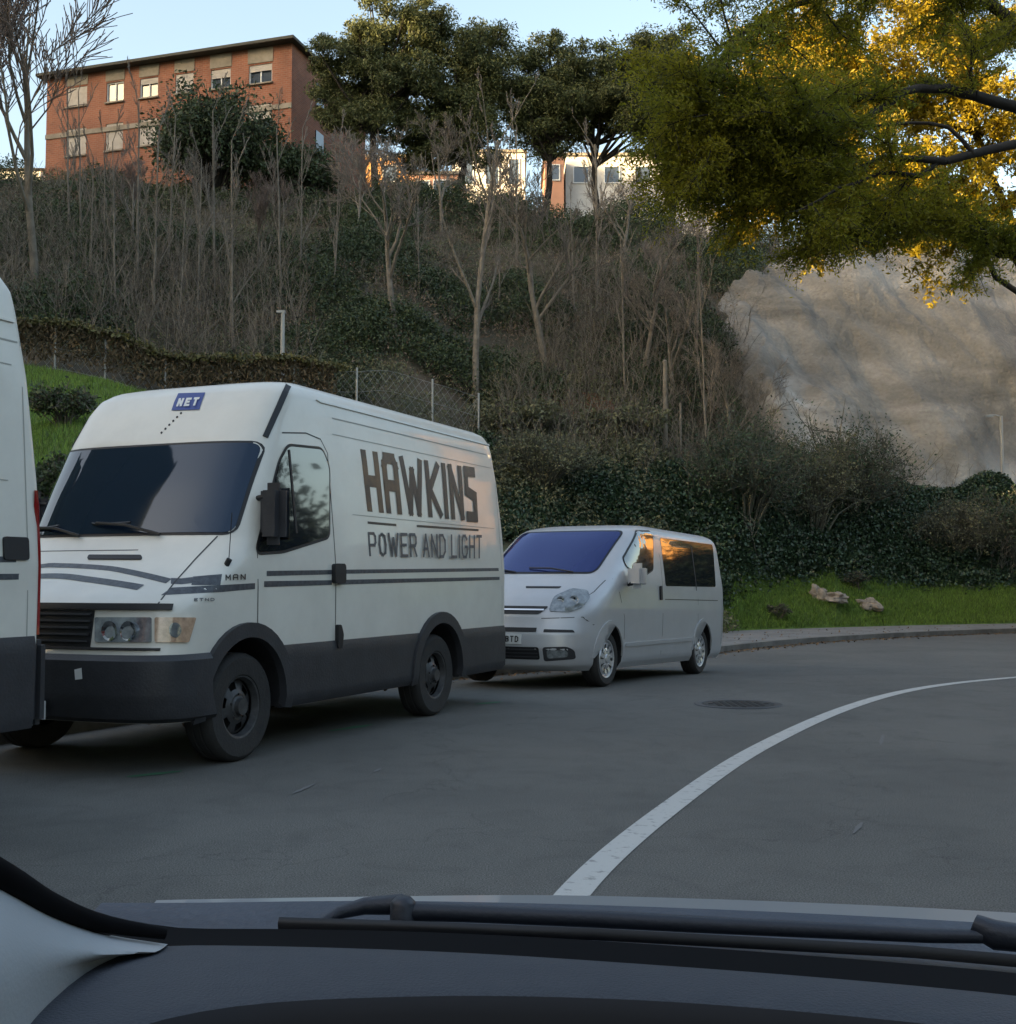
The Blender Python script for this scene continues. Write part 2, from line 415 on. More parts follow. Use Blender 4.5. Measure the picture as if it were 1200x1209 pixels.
# white edge line, traced as a curve lying on the road
LP = [(-1.2, -2), (-.55, 1.0), (-.02, 3.2), (.257, 4.7), (.94, 6.62), (1.88, 8.82), (3.26, 11.45), (4.81, 13.75), (6.55, 15.6), (8.9, 17.5), (12, 19.4), (17, 21.3), (26, 23)]
LS = smooth_poly(LP, 14)
M['line'] = mat('road_line', (.52, .52, .50), .7, col2=(.30, .30, .29), vscale=16, bump=.3, bscale=60, detail=9)
_r = [n for n in M['line'].node_tree.nodes if n.type == 'VALTORGB'][0].color_ramp.elements; _r[0].position = .36; _r[1].position = .44
nt = M['line'].node_tree
ribbon('road_line', offset_line(LS, .07), offset_line(LS, -.07), .004, .004, M['line'])

# faint paint scuffs on the asphalt
M['scuffg'] = mat('green_scuff', (.045, .16, .085), .85); M['scuffw'] = mat('white_scuff', (.15, .15, .148), .85)
M['patch'] = mat('asphalt_patch', (.078, .077, .077), .8, col2=(.066, .066, .066), vscale=6, bump=.4, bscale=90)
def scuff(name, a, b, w, m, z=.0045, n=7):
    A = at_z(*a); B = at_z(*b); d = (B - A); s = Vector((-d.y, d.x, 0)).normalized()
    v = []
    for i in range(n + 1):
        t = i / n; p = A.lerp(B, t); ww = w * (math.sin(math.pi * min(.97, max(.03, t))) ** .5) * (.6 + .6 * rng.random())
        v += [p + s * ww * .5, p - s * ww * .5]
    v = [(p.x, p.y, gz(p.x, p.y) + z) for p in v]
    me = bpy.data.meshes.new(name); me.from_pydata(v, [], [(2 * i, 2 * i + 1, 2 * i + 3, 2 * i + 2) for i in range(n)])
    tag(finish(name, me, m), kind='structure')
for a, b, w, m in [((345, 938), (372, 926), .035, 'scuffw'), ((388, 864), (440, 856), .12, 'scuffg'), ((150, 918), (215, 911), .08, 'scuffg'), ((560, 832), (592, 829), .10, 'scuffg'),
                   ((1008, 985), (1018, 972), .03, 'scuffw'), ((1040, 880), (1043, 868), .03, 'scuffw'), ((442, 912), (450, 908), .03, 'scuffw')]:
    scuff('road_mark', a, b, w, M[m])
# round dark patch and manhole
def disc(name, c, rx, ry, z, m, n=28, wob=0.0):
    v = [(c.x + rx * math.cos(2 * math.pi * k / n) * (1 + wob * rng.uniform(-1, 1)), c.y + ry * math.sin(2 * math.pi * k / n) * (1 + wob * rng.uniform(-1, 1)), 0) for k in range(n)]
    v = [(x, y, gz(x, y) + z) for x, y, _ in v]
    me = bpy.data.meshes.new(name); me.from_pydata(v, [], [tuple(range(n))]); return finish(name, me, m)
mc = at_z(872, 832)
mh = empty('manhole_cover', (mc.x, mc.y, gz(mc.x, mc.y)))
tag(mh, 'round dark iron manhole cover in the asphalt left of the white line', 'manhole cover')
b = MB(); b.lathe([(.0, .008), (.34, .008), (.345, .004)], (0, 0, 0), 'z', 40)
for k in range(-4, 5):
    for j in range(-4, 5):
        if (k * k + j * j) < 17: b.box((k * .068, j * .068, .0105), (.045, .045, .005))
b.build('lid', mat('cast_iron', (.035, .034, .034), .6, metal=.4, bump=.3), mh)
b = MB(); b.lathe([(.35, .003), (.36, .009), (.42, .009), (.43, .002)], (0, 0, 0), 'z', 40); b.build('rim', M['plastic'], mh)

# hillside
COLS = [(-400, [(14, .3), (20, 3.5), (28, 6.5), (34, 8.5), (44, 14), (56, 21.8), (64, 23.5), (90, 25), (160, 26)]),
        (60, [(13, .2), (18, 2.4), (26, 5.6), (32, 7.2), (44, 13.6), (55, 20.0), (61, 21.9), (75, 22.6), (160, 25)]),
        (300, [(17, .3), (22, 2.3), (28, 5.2), (33, 6.6), (44, 12.6), (55, 19.2), (59, 20.6), (75, 21.2), (160, 23)]),
        (450, [(21, .3), (26, 2.8), (33, 6.1), (44, 12.2), (54, 18.6), (58, 20.0), (75, 20.6), (160, 22)]),
        (600, [(25, .3), (29, 2.4), (34, 5.4), (38, 6.7), (46, 12.2), (55, 18.6), (58, 19.9), (75, 20.3), (160, 22)]),
        (740, [(28, .3), (31, 2.3), (35, 4.9), (38, 6.6), (46, 11.8), (55, 18.1), (58, 19.4), (75, 20), (160, 22)]),
        (850, [(31, .5), (34, 2.6), (38, 4.8), (46, 10.6), (54, 16.4), (59, 18.4), (75, 19.6), (160, 22)]),
        (960, [(33, .6), (36, 2.2), (40, 3.6), (43, 6.4), (50, 13.6), (53, 15.4), (60, 18), (75, 19), (160, 22)]),
        (1100, [(36, .8), (39, 2.0), (42, 3.0), (45, 6.6), (51, 14), (54, 15.6), (62, 18), (75, 19), (160, 22)]),
        (1250, [(38, .8), (41, 2.0), (44, 3.2), (46, 6.0), (52, 14), (55, 15.8), (64, 18), (75, 19), (160, 22)]),
        (2200, [(44, .8), (47, 2.5), (52, 4), (60, 7), (70, 12), (90, 16), (160, 22)])]
CU = np.array([(c[0] - 600) / F_PX for c in COLS])
RX = np.array([p.x for p in RS]); RY = np.array([p.y for p in RS]); RU = RX / np.maximum(RY, .01)
_m = RY > 2
_ru, _ry = RU[_m], RY[_m]
def rear_y(u): return float(np.interp(u, _ru, _ry))

def Tz(x, y):
    u = x / y; yb = rear_y(u)
    if y <= yb: return gz(x, y) + .13
    i = int(np.clip(np.searchsorted(CU, u) - 1, 0, len(CU) - 2)); t = min(1, max(0, (u - CU[i]) / (CU[i + 1] - CU[i]))); t = t * t * (3 - 2 * t)
    def col(k):
        p = COLS[k][1]; return float(np.interp(y, [yb] + [q[0] for q in p if q[0] > yb + .5], [0] + [q[1] for q in p if q[0] > yb + .5]))
    z = col(i) * (1 - t) + col(i + 1) * t
    d = y - yb; a = min(1, d / 6)
    z += a * (.55 * noise.noise(Vector((x * .16, y * .16, 1.3))) + .22 * noise.noise(Vector((x * .55, y * .55, 4))))
    return z + gz(x, y) + .13

NU, NS = 230, 210
us = np.linspace(-1.35, 1.28, NU)
V = []; G = []
for u in us:
    yb = rear_y(u); 
    for j in range(NS):
        s = j / (NS - 1); y = yb + (110 - yb) * (s ** 1.25)
        x = u * y; z = Tz(x, y) - (.0 if j else .005)
        V.append((x, y, z))
        pxl = 600 + F_PX * u
        if pxl < 560: g = 1 - sstep(30.5, 31.5, y)
        elif pxl < 840: g = (1 - sstep(27, 29, y)) * .8
        else: g = 1 - sstep(yb + 3.5, yb + 5, y)
        G.append(g)
fs = [(i * NS + j, (i + 1) * NS + j, (i + 1) * NS + j + 1, i * NS + j + 1) for i in range(NU - 1) for j in range(NS - 1)]
me = bpy.data.meshes.new('hillside'); me.from_pydata(V, [], fs)
at = me.attributes.new('grass', 'FLOAT', 'POINT'); at.data.foreach_set('value', G)
hill = tag(finish('hillside', me, M['hill'], None, 180), kind='structure')

# pale bare rock face, a sheet of its own standing proud of the slope
V, fs, PA = [], [], []
NX, NZ = 230, 130
for i in range(NX):
    px = 835 + (1480 - 835) * i / (NX - 1)
    y0 = float(np.interp(px, [835, 960, 1100, 1250, 1500], [37.5, 40, 42, 43.5, 47]))
    y1 = float(np.interp(px, [835, 900, 960, 1100, 1250, 1500], [49, 53, 54.5, 55.5, 57, 62]))
    for j in range(NZ):
        t = j / (NZ - 1); y = y0 + (y1 - y0) * t; k_ = 1 - i / (NX - 1); pq = px + k_ ** 3 * (78 * (1 - t) ** 1.2 + 16 * noise.fractal(Vector((t * 9, 1, 5)), 1, 2, 4)); u = (pq - 600) / F_PX; x = u * y
        ed = min(1, min(t, 1 - t) * 10, (i + .3) / 16); ed = ed * ed * (3 - 2 * ed)
        n = noise.fractal(Vector((x * .13 + .06 * y, y * .10, 7)), 1.0, 2.1, 6)
        rid = 1 - abs(noise.noise(Vector((x * .2 + y * .22, y * .05 - x * .02, 2)))) * 2
        r2 = 1 - abs(noise.fractal(Vector((x * .45 + y * .3, y * .12, 12)), 1, 2, 3)) * 2.2
        z = Tz(x, y) + ed * (.62 + .9 * n + .28 * rid + .26 * r2 + .16 * noise.fractal(Vector((x * 1.6, y * 1.1, 4)), 1, 2, 3)) - (1 - ed) * .5
        yy = y - ed * (.5 + 1.1 * noise.noise(Vector((x * .35, z * .25, 9))))
        V.append((x, yy, z))
        pl = max(0, 1 - abs(px - 893 - (1 - t) * 20) / 26) * sstep(0.02, .12, t) * (1 - sstep(.38, .55, t)) * .8
        pl = max(pl, (1 - sstep(.05, .2, t)) * .8)
        PA.append(pl * min(1, max(0, .55 + noise.fractal(Vector((x * .8, y * .8, 3)), 1, 2, 4) * 1.2)))
fs = [(i * NZ + j, (i + 1) * NZ + j, (i + 1) * NZ + j + 1, i * NZ + j + 1) for i in range(NX - 1) for j in range(NZ - 1)]
me = bpy.data.meshes.new('rock_face'); me.from_pydata(V, [], fs)
at = me.attributes.new('pale', 'FLOAT', 'POINT'); at.data.foreach_set('value', PA)
tag(finish('rock_slope', me, M['rock'], None, 180), kind='structure')

# unseen hill added behind the camera, its crest shaped to block the low sun
h = Vector((math.sin(SUN_TRAVEL), math.cos(SUN_TRAVEL))); qd = Vector((h.y, -h.x))
crest = lambda q: float(np.interp(q, [-140, -74, -71, -57.2, -56.0, -52.0, -51.2, -28, -25.5, -17, -14, 30, 90], [38, 38, 52, 52, 44.4, 44.4, 62, 62, 22, 22, 44, 44, 24]))
V, fs = [], []
Q = np.arange(-150, 100, .8); PR = [(-52, 1.0), (-58, .97), (-75, .8), (-110, .4), (-150, 0)]
PF = [(-40, 0), (-44, .35), (-48, .75), (-50, .95)] + PR
for q in Q:
    for p, k in PF:
        c = crest(q) + 1.0 * noise.noise(Vector((q * .22, 0, 5))) + .8 * noise.noise(Vector((q * .8, 0, 9)))
        P2 = h * p + qd * q
        V.append((P2.x, P2.y, -.6 + (c + .6) * k))
n = len(PF)
fs = [(i * n + j, (i + 1) * n + j, (i + 1) * n + j + 1, i * n + j + 1) for i in range(len(Q) - 1) for j in range(n - 1)]
me = bpy.data.meshes.new('sun_blocking_hill'); me.from_pydata(V, [], fs)
at = me.attributes.new('grass', 'FLOAT', 'POINT'); at.data.foreach_set('value', [.3] * len(V))
tag(finish('sun_blocking_hill', me, M['hill'], None, 60), kind='structure')

# ------------------------------------------------------------------ buildings
def brick_block():
    C0 = at_y(345, 47, 60.0); L0 = at_y(56, 88, 64.5)
    d = Vector((L0.x - C0.x, L0.y - C0.y, 0)); W = d.length; ang = math.atan2(d.y, d.x)
    root = empty('brick_building', (C0.x, C0.y, 20.0), ang)   # local +x runs to the left end, +y towards the camera
    tag(root, 'orange brick apartment block with shuttered windows on the hilltop', 'building')
    # local -> y: normal to the front.  front is on local +y if it faces the camera
    fy = Matrix.Rotation(ang, 3, 'Z') @ Vector((0, 1, 0)); s = 1 if fy.y < 0 else -1
    D = 9.0; H = C0.z - 20.0 - .15; top = H
    def px2l(px, py):
        dd = ray(px, py); nrm = fy * s; t = (Vector((C0.x, C0.y, 0)) - Vector((0, 0, CAM_H))).dot(nrm) / dd.dot(nrm)
        P = Vector((0, 0, CAM_H)) + dd * t; q = Matrix.Rotation(-ang, 3, 'Z') @ (P - Vector((C0.x, C0.y, 0)))
        return q.x, q.z - 20.0
    cols = [(90, 22), (135, 19), (175, 20), (217, 20), (260, 22), (307, 26)]
    rows = []
    wins = []
    for cx, w in cols:
        t = (cx - 90) / (307 - 90)
        yt = 101 + (74 - 101) * t; yb = 127 + (100 - 127) * t
        wins.append((cx, w, yt, yb, 0)); 
        yt2 = 150 + (121 - 150) * t; yb2 = 185 + (154 - 185) * t
        wins.append((cx, w + 2, yt2, yb2, 1))
    rect = []
    for cx, w, yt, yb, r in wins:
        xa, za = px2l(cx - w / 2, yb); xb, zb = px2l(cx + w / 2, yt)
        rect.append((min(xa, xb), max(xa, xb), za, zb, r, cx))
    # wall with real openings: vertical strips between window columns
    wb = MB(); xs = sorted({0, W} | {r[0] for r in rect if r[4] == 1} | {r[1] for r in rect if r[4] == 1})
    th = .28
    def wall(x0, x1, z0, z1):
        if x1 - x0 > .01 and z1 - z0 > .01: wb.box(((x0 + x1) / 2, s * (-th / 2), (z0 + z1) / 2), (x1 - x0, th, z1 - z0))
    edges = [0]
    for k in range(0, len(rect), 2):
        a, b2 = rect[k], rect[k + 1]
        x0 = min(a[0], b2[0]); x1 = max(a[1], b2[1]); rect[k] = (x0, x1) + a[2:]; rect[k + 1] = (x0, x1) + b2[2:]
    rs = sorted([rect[k] for k in range(0, len(rect), 2)]); rl = sorted([rect[k] for k in range(1, len(rect), 2)])
    cur = 0
    for a, b2 in zip(rs, rl):
        wall(cur, a[0], -3, top); wall(a[0], a[1], -3, b2[2]); wall(a[0], a[1], b2[3], a[2]); wall(a[0], a[1], a[3], top); cur = a[1]
    wall(cur, W, -3, top)
    # side walls, back
    wb.box((th / 2, s * (-D / 2 - th / 2), (top - 3) / 2), (th, D - th, top + 3))
    wb.box((W - th / 2, s * (-D / 2 - th / 2), (top - 3) / 2), (th, D - th, top + 3))
    wb.box((W / 2, s * (-D - th / 2 + .0), (top - 3) / 2), (W, th, top + 3))
    wb.box((W / 2, s * (-D / 2 - th / 2), top - .2), (W - 2 * th - .01, D - th - .01, .2))
    wb.build('wall', M['brick'], root)
    # concrete floor band and lintel panels
    cb = MB()
    zb = (rs[3][2] + rl[3][3]) / 2 + .12
    x_, z_ = px2l(200, 143)
    cb.box((W / 2, s * .02, z_ + .0), (W + .04, .06, .26)); cb.build('floor_band', M['concrete'], root)
    roofb = MB(); roofb.box((W / 2, s * (-D / 2 + .1), top + .07), (W + .7, D + .9, .15)); roofb.build('roof', M['eave'], root)
    for a in rs + rl:
        x0, x1, z0, z1, r, cx = a
        f = MB(); t_ = .06
        for bx_ in (((x0 + x1) / 2, z0 + t_ / 2, x1 - x0, t_), ((x0 + x1) / 2, z1 - t_ / 2, x1 - x0, t_)):
            f.box((bx_[0], s * -.10, bx_[1]), (bx_[2], .07, bx_[3]))
        for xx in (x0 + t_ / 2, (x0 + x1) / 2, x1 - t_ / 2): f.box((xx, s * -.10, (z0 + z1) / 2), (t_, .065, z1 - z0 - 2 * t_))
        w = f.build('window', M['white'], root)
        g = MB(); g.box(((x0 + x1) / 2, s * -.15, (z0 + z1) / 2), (x1 - x0, .02, z1 - z0)); g.build('pane', M['winglass'], w)
        sill = MB(); sill.box(((x0 + x1) / 2, s * .04, z0 - .04), (x1 - x0 + .12, .16, .075)); sill.build('sill', M['concrete'], w)
        if not (cx == 135 and r == 0):
            k = {307: .35, 260: .45, 175: .3, 90: .9}.get(cx, .8) if r == 0 else (.95 if cx != 307 else .6)
            sh = MB(); hh = (z1 - z0) * k; n_ = max(3, int(hh / .09))
            for q in range(n_): sh.box(((x0 + x1) / 2, s * (-.055 + .004 * (q % 2)), z1 - hh * (q + .5) / n_), (x1 - x0 - .02, .025, hh / n_ - .006))
            sh.build('shutter', M['shutter'], w)
        if r == 0:
            pn = MB(); pn.box(((x0 + x1) / 2, s * .012, (z1 + top) / 2 + .02), (x1 - x0 + .1, .05, top - z1 - .12)); pn.build('lintel_panel', M['concrete'], root)
    # windows on the gable end
    for yy, zz in ((-3.2, top - 1.6), (-6.2, top - 1.6), (-3.2, top - 4.2)):
        g = MB(); g.box((-.02, s * yy, zz), (.06, .9, 1.2)); w = g.build('window', M['winglass'], root)
        g = MB(); g.box((-.03, s * yy, zz - .64), (.12, 1.1, .07)); g.build('sill', M['concrete'], w)
    return root
brick_block()

def simple_house(name, label, pxa, pxb, pyt, Y, base, depth, wallm, wins, pitch=0.0, group=None, dy=0.0):
    A = at_y(pxa, pyt, Y); B = at_y(pxb, pyt, Y + dy); W = (B - A).length
    ang = math.atan2(B.y - A.y, B.x - A.x)
    root = empty(name, (A.x, A.y, base), ang); tag(root, label, 'house', group)
    H = A.z - base
    b = MB(); b.box((W / 2, depth / 2, H / 2), (W, depth, H)); b.build('wall', wallm, root)
    b = MB()
    if pitch:
        v = [(-.3, -.3, H), (W + .3, -.3, H), (W + .3, depth + .3, H), (-.3, depth + .3, H), (-.3, depth / 2, H + pitch), (W + .3, depth / 2, H + pitch)]
        b.add(v, [(0, 1, 5, 4), (2, 3, 4, 5), (0, 4, 3), (1, 2, 5), (0, 3, 2, 1)])
    else: b.box((W / 2, depth / 2, H + .1), (W + .3, depth + .3, .2))
    b.build('roof', M['concrete'], root)
    for (fx, z0, w, hh) in wins:
        x = W * fx; b = MB(); zc = H - z0
        for xx in (x - w / 2, x + w / 2): b.box((xx, -.03, zc), (.07, .1, hh))
        for z in (zc - hh / 2, zc + hh / 2): b.box((x, -.03, z), (w + .07, .11, .07))
        wd = b.build('window', M['white'], root)
        b = MB(); b.box((x, -.012, zc), (w, .03, hh)); b.build('pane', M['winglass'], wd)
    return root
simple_house('far_house', 'sunlit orange rendered house glimpsed between the left pine trunks', 396, 482, 186, 92, 20.5, 8, M['orangewall'], [(.3, 1.3, 1.1, 1.3), (.75, 1.3, 1.1, 1.3)])
simple_house('far_house', 'low pink house with pale windows seen beneath the pine crowns', 484, 546, 206, 80, 20.3, 7, M['pinkwall'], [(.25, 1.0, .9, 1.1), (.62, 1.0, 1.2, 1.2)])
simple_house('far_house', 'white rendered block behind the tall bare tree on the ridge', 534, 620, 180, 88, 20.3, 8, M['whitewall'], [(.2, 1.5, 1.0, 2.0), (.55, 1.5, 1.0, 2.0), (.85, 1.5, .8, 2.0)])
simple_house('far_house', 'long white building on the ridge right of the leaning pine trunk', 668, 850, 184, 84, 19.6, 9, M['whitewall'], [(.1, 1.4, 1.1, 1.2), (.3, 1.4, 1.1, 1.2), (.5, 1.4, 1.1, 1.2), (.7, 1.4, 1.1, 1.2), (.9, 1.4, 1.1, 1.2)])
simple_house('far_house', 'narrow terracotta coloured house between two pale buildings on the ridge', 644, 666, 184, 82, 19.6, 7, M['pinkwall'], [(.5, 1.2, .7, 1.1)])
simple_house('far_house', 'pale house behind the bare tree at the left edge', -60, 48, 200, 78, 21, 8, M['whitewall'], [(.3, 1.2, 1, 1.2), (.7, 1.2, 1, 1.2)], 1.5)
# ------------------------------------------------------------------ vehicles
from mathutils.bvhtree import BVHTree

SOLVER = 'EXACT'
class Shell:
    """monovolume body: rounded plan outline at every height; x forward, y left, z up"""
    def __init__(s, zF, zW, zR, Lf, nf, Lr=.25, nrr=3.0):
        s.zF, s.zW, s.zR, s.Lf, s.nf, s.Lr, s.nr = zF, zW, zR, Lf, nf, Lr, nrr
        s.z0, s.z1 = zF[0][0], zF[-1][0]
    @staticmethod
    def ip(tab, z): return float(np.interp(z, [t[0] for t in tab], [t[1] for t in tab]))
    def sm(s, tab, z):
        e = .012; return (s.ip(tab, z - e) + s.ip(tab, z) * 2 + s.ip(tab, z + e)) / 4
    def F(s, z): return s.sm(s.zF, z)
    def W(s, z): return s.sm(s.zW, z)
    def R(s, z): return s.sm(s.zR, z)
    def LF(s, z): return s.ip(s.Lf, z)
    def NF(s, z): return s.ip(s.nf, z)
    def ring(s, z, d=0.0, nq=26, nst=26):
        F, W, R, L, n = s.F(z) + d, s.W(z) + d, s.R(z) - d, s.LF(z), s.NF(z); Lr = s.Lr
        P = []
        for i in range(nq + 1):        # front centre -> left side
            a = math.pi / 2 * i / nq; P.append((F - L + L * max(0, math.cos(a)) ** (2 / n), W * max(0, math.sin(a)) ** (2 / n)))
        xs, xe = F - L, R + Lr
        for i in range(1, nst): P.append((xs + (xe - xs) * i / nst, W))
        for i in range(nq + 1):
            a = math.pi / 2 * i / nq; P.append((R + Lr - Lr * max(0, math.sin(a)) ** (2 / s.nr), W * max(0, math.cos(a)) ** (2 / s.nr)))
        P += [(x, -y) for x, y in P[-2:0:-1]]
        return P
    def side(s, x, z, sg=1):
        F, W, R, L, n = s.F(z), s.W(z), s.R(z), s.LF(z), s.NF(z)
        if x > F - L: t = min(1, (x - (F - L)) / L); y = W * max(0, 1 - t ** n) ** (1 / n)
        elif x < R + s.Lr: t = min(1, (R + s.Lr - x) / s.Lr); y = W * max(0, 1 - t ** s.nr) ** (1 / s.nr)
        else: y = W
        return Vector((x, sg * y, z))
    def front(s, y, z):
        F, W, L, n = s.F(z), s.W(z), s.LF(z), s.NF(z); t = min(1, abs(y) / W)
        return Vector((F - L + L * max(0, 1 - t ** n) ** (1 / n), y, z))
    def rear(s, y, z):
        W = s.W(z); t = min(1, abs(y) / W)
        return Vector((s.R(z) + s.Lr - s.Lr * max(0, 1 - t ** s.nr) ** (1 / s.nr), y, z))
    def levels(s, a, b):
        zs = {a, b} | {t[0] for t in s.zF + s.zW if a < t[0] < b}
        k = int((b - a) / .045); zs |= {a + (b - a) * i / max(1, k) for i in range(k + 1)}
        zs = sorted(zs); out = [zs[0]]
        for z in zs[1:]:
            if z - out[-1] > .012 or z == b: out.append(z)
        return out
    def body(s):
        v, f = [], []; zs = s.levels(s.z0, s.z1); n = len(s.ring(zs[0]))
        for z in zs: v += [(x, y, z) for x, y in s.ring(z)]
        N = len(zs)
        top = s.ring(zs[-1]); cx = (s.F(s.z1) + s.R(s.z1)) / 2
        for k, dz in ((.94, .012), (.8, .022), (.4, .03)):
            v += [(cx + (x - cx) * k, y * k, s.z1 + dz) for x, y in top]; N += 1
        for i in range(N - 1):
            for k in range(n):
                k2 = (k + 1) % n; f.append((i * n + k, i * n + k2, (i + 1) * n + k2, (i + 1) * n + k))
        f.append(tuple(range(n - 1, -1, -1))); f.append(tuple((N - 1) * n + k for k in range(n)))
        return v, f
    def band(s, z0, z1, d, x0, x1, th=.05, sides=(1, -1)):
        """closed plastic band hugging the shell between two heights"""
        b = MB(); zs = s.levels(z0, z1)
        def strip(keep):
            rows = []
            for z in zs:
                e = min(1, min(z - z0, z1 - z) / .03 + .35); rows.append((z, [p for p in keep(z, d * e)], [p for p in keep(z, -th)]))
            m = len(rows[0][1]); R = []
            for z, o, i_ in rows: R.append([(x, y, z) for x, y in o] + [(x, y, z) for x, y in i_[::-1]])
            L = len(R[0]); vs = [p for r in R for p in r]; fs = []
            for i in range(len(R) - 1):
                for k in range(L):
                    k2 = (k + 1) % L; fs.append((i * L + k, i * L + k2, (i + 1) * L + k2, (i + 1) * L + k))
            fs.append(tuple(range(L - 1, -1, -1))); fs.append(tuple((len(R) - 1) * L + k for k in range(L)))
            b.add(vs, fs)
        if len(sides) == 1:
            sg = sides[0]; m = 40
            def keep(z, dd):
                out = []
                for i in range(m + 1):
                    x = x0 + (x1 - x0) * i / m; p = s.side(x, z, sg); out.append((x, p.y + sg * dd))
                return out
            strip(keep)
        else:   # wraps the nose from y to -y, back to x0
            def keep(z, dd):
                F, W, L, n = s.F(z), s.W(z), s.LF(z), s.NF(z); pts = []
                xs = F - L
                for i in range(6):
                    if x0 < xs: pts.append((x0 + (xs - x0) * i / 6, W + dd))
                for i in range(23):
                    a = math.pi / 2 * (22 - i) / 22; X = xs + L * max(0, math.cos(a)) ** (2 / n); Y = W * max(0, math.sin(a)) ** (2 / n)
                    nx, ny = math.cos(a) * L ** -.2, math.sin(a); q = math.hypot(nx, ny); pts.append((X + dd * nx / q, Y + dd * ny / q))
                return pts + [(x, -y) for x, y in pts[-2::-1]]
            strip(keep)
        return b

def patch(name, f, polys, off, m, parent, thick=.0, cut=.09, smooth=40, e=.004):
    """flat outline(s) in the surface's own two coordinates, wrapped onto the surface"""
    bm = bmesh.new()
    if polys and not isinstance(polys[0][0], (tuple, list, Vector)): polys = [polys]
    for q, poly in enumerate(polys):
        b2 = bmesh.new()
        b2.faces.new([b2.verts.new((p[0], p[1], 0)) for p in poly])
        bmesh.ops.triangulate(b2, faces=b2.faces[:])
        us = [p[0] for p in poly]; vs = [p[1] for p in poly]
        for ax, lo, hi in ((0, min(us), max(us)), (1, min(vs), max(vs))):
            k = int((hi - lo) / cut)
            for i in range(1, k + 1):
                c = lo + (hi - lo) * i / (k + 1); co = (c, 0, 0) if ax == 0 else (0, c, 0); no = (1, 0, 0) if ax == 0 else (0, 1, 0)
                bmesh.ops.bisect_plane(b2, geom=b2.verts[:] + b2.edges[:] + b2.faces[:], plane_co=co, plane_no=no)
        o = off + q * .0005
        rim = []
        e_b = [e for e in b2.edges if e.is_boundary]
        nv_ = {}
        if thick > 0:
            r = bmesh.ops.extrude_edge_only(b2, edges=e_b); rim = {v for v in r['geom'] if isinstance(v, bmesh.types.BMVert)}
        for v in b2.verts:
            u, w = v.co.x, v.co.y
            p = f(u, w); du = f(u + e, w) - f(u - e, w); dw = f(u, w + e) - f(u, w - e)
            n = du.cross(dw)
            n = n.normalized() if n.length > 1e-9 else Vector((1, 0, 0))
            if n.dot(p - Vector((p.x * .5 if abs(n.x) > .3 else p.x, 0, p.z * .6))) < 0: n = -n
            v.co = p + n * (o - (thick if v in rim else 0))
        me2 = bpy.data.meshes.new('t'); b2.to_mesh(me2); bm.from_mesh(me2); bpy.data.meshes.remove(me2); b2.free()
    bmesh.ops.recalc_face_normals(bm, faces=bm.faces)
    me = bpy.data.meshes.new(name); bm.to_mesh(me); bm.free()
    return finish(name, me, m, parent, smooth)

def cut_arches(obj, arches, rad, y_in=.55, sides=(1, -1), yo=1.3):
    if len(obj.data.materials) < 2: obj.data.materials.append(M['black'])
    for ax, az in arches:
        for sg in sides:
            b = MB(); b2 = MB(); n = 40
            for yy in (sg * y_in, sg * yo):
                b2.v += [(ax + rad * math.cos(2 * math.pi * k / n), yy, az + rad * math.sin(2 * math.pi * k / n)) for k in range(n)]
            for k in range(n):
                k2 = (k + 1) % n; b2.f.append((k, k2, n + k2, n + k)); b2.mi.append(1)
            b2.f += [tuple(range(n)), tuple(range(2 * n - 1, n - 1, -1))]; b2.mi += [1, 1]
            b.add(b2.v, b2.f, 1)
            cutter = b.build('cutter', [M['black'], M['black']], obj.parent)
            md = obj.modifiers.new('b', 'BOOLEAN'); md.object = cutter; md.operation = 'DIFFERENCE'; md.solver = SOLVER
            bpy.context.view_layer.update(); dg = bpy.context.evaluated_depsgraph_get()
            me = bpy.data.meshes.new_from_object(obj.evaluated_get(dg)); old = obj.data
            if len(me.polygons) < 10:
                bpy.data.meshes.remove(me); md.solver = 'FAST'; bpy.context.view_layer.update(); dg = bpy.context.evaluated_depsgraph_get()
                me = bpy.data.meshes.new_from_object(obj.evaluated_get(dg))
            obj.modifiers.clear(); obj.data = me; me.name = obj.name
            bpy.data.meshes.remove(old)
            cm = cutter.data; bpy.data.objects.remove(cutter); bpy.data.meshes.remove(cm)
    me.polygons.foreach_set('use_smooth', [True] * len(me.polygons)); me.set_sharp_from_angle(angle=math.radians(35))

def rounded(P, r=.05, n=4):
    out = []; P = [Vector(p) for p in P]; N = len(P)
    for i in range(N):
        a, b, c = P[i - 1], P[i], P[(i + 1) % N]
        d1, d2 = (a - b), (c - b); rr = min(r, d1.length * .45, d2.length * .45)
        p1, p2 = b + d1.normalized() * rr, b + d2.normalized() * rr
        for k in range(n + 1):
            t = k / n; out.append((p1 * (1 - t) ** 2 + b * 2 * t * (1 - t) + p2 * t * t)[:])
    return out

def grow(P, d):
    """offset a closed outline outwards by d"""
    P = [Vector(p[:2]) for p in P]; A = sum(P[i - 1].x * P[i].y - P[i].x * P[i - 1].y for i in range(len(P))); s = 1 if A > 0 else -1
    out = []
    for i, p in enumerate(P):
        a = (p - P[i - 1]); c = (P[(i + 1) % len(P)] - p)
        if a.length < 1e-6 or c.length < 1e-6: out.append(p[:]); continue
        a.normalize(); c.normalize()
        n1 = Vector((a.y, -a.x)) * s; n2 = Vector((c.y, -c.x)) * s; n = (n1 + n2)
        n = n / max(.5, n.length ** 2 / 2) if n.length > 1e-6 else n1
        out.append((p + n * d)[:])
    return out

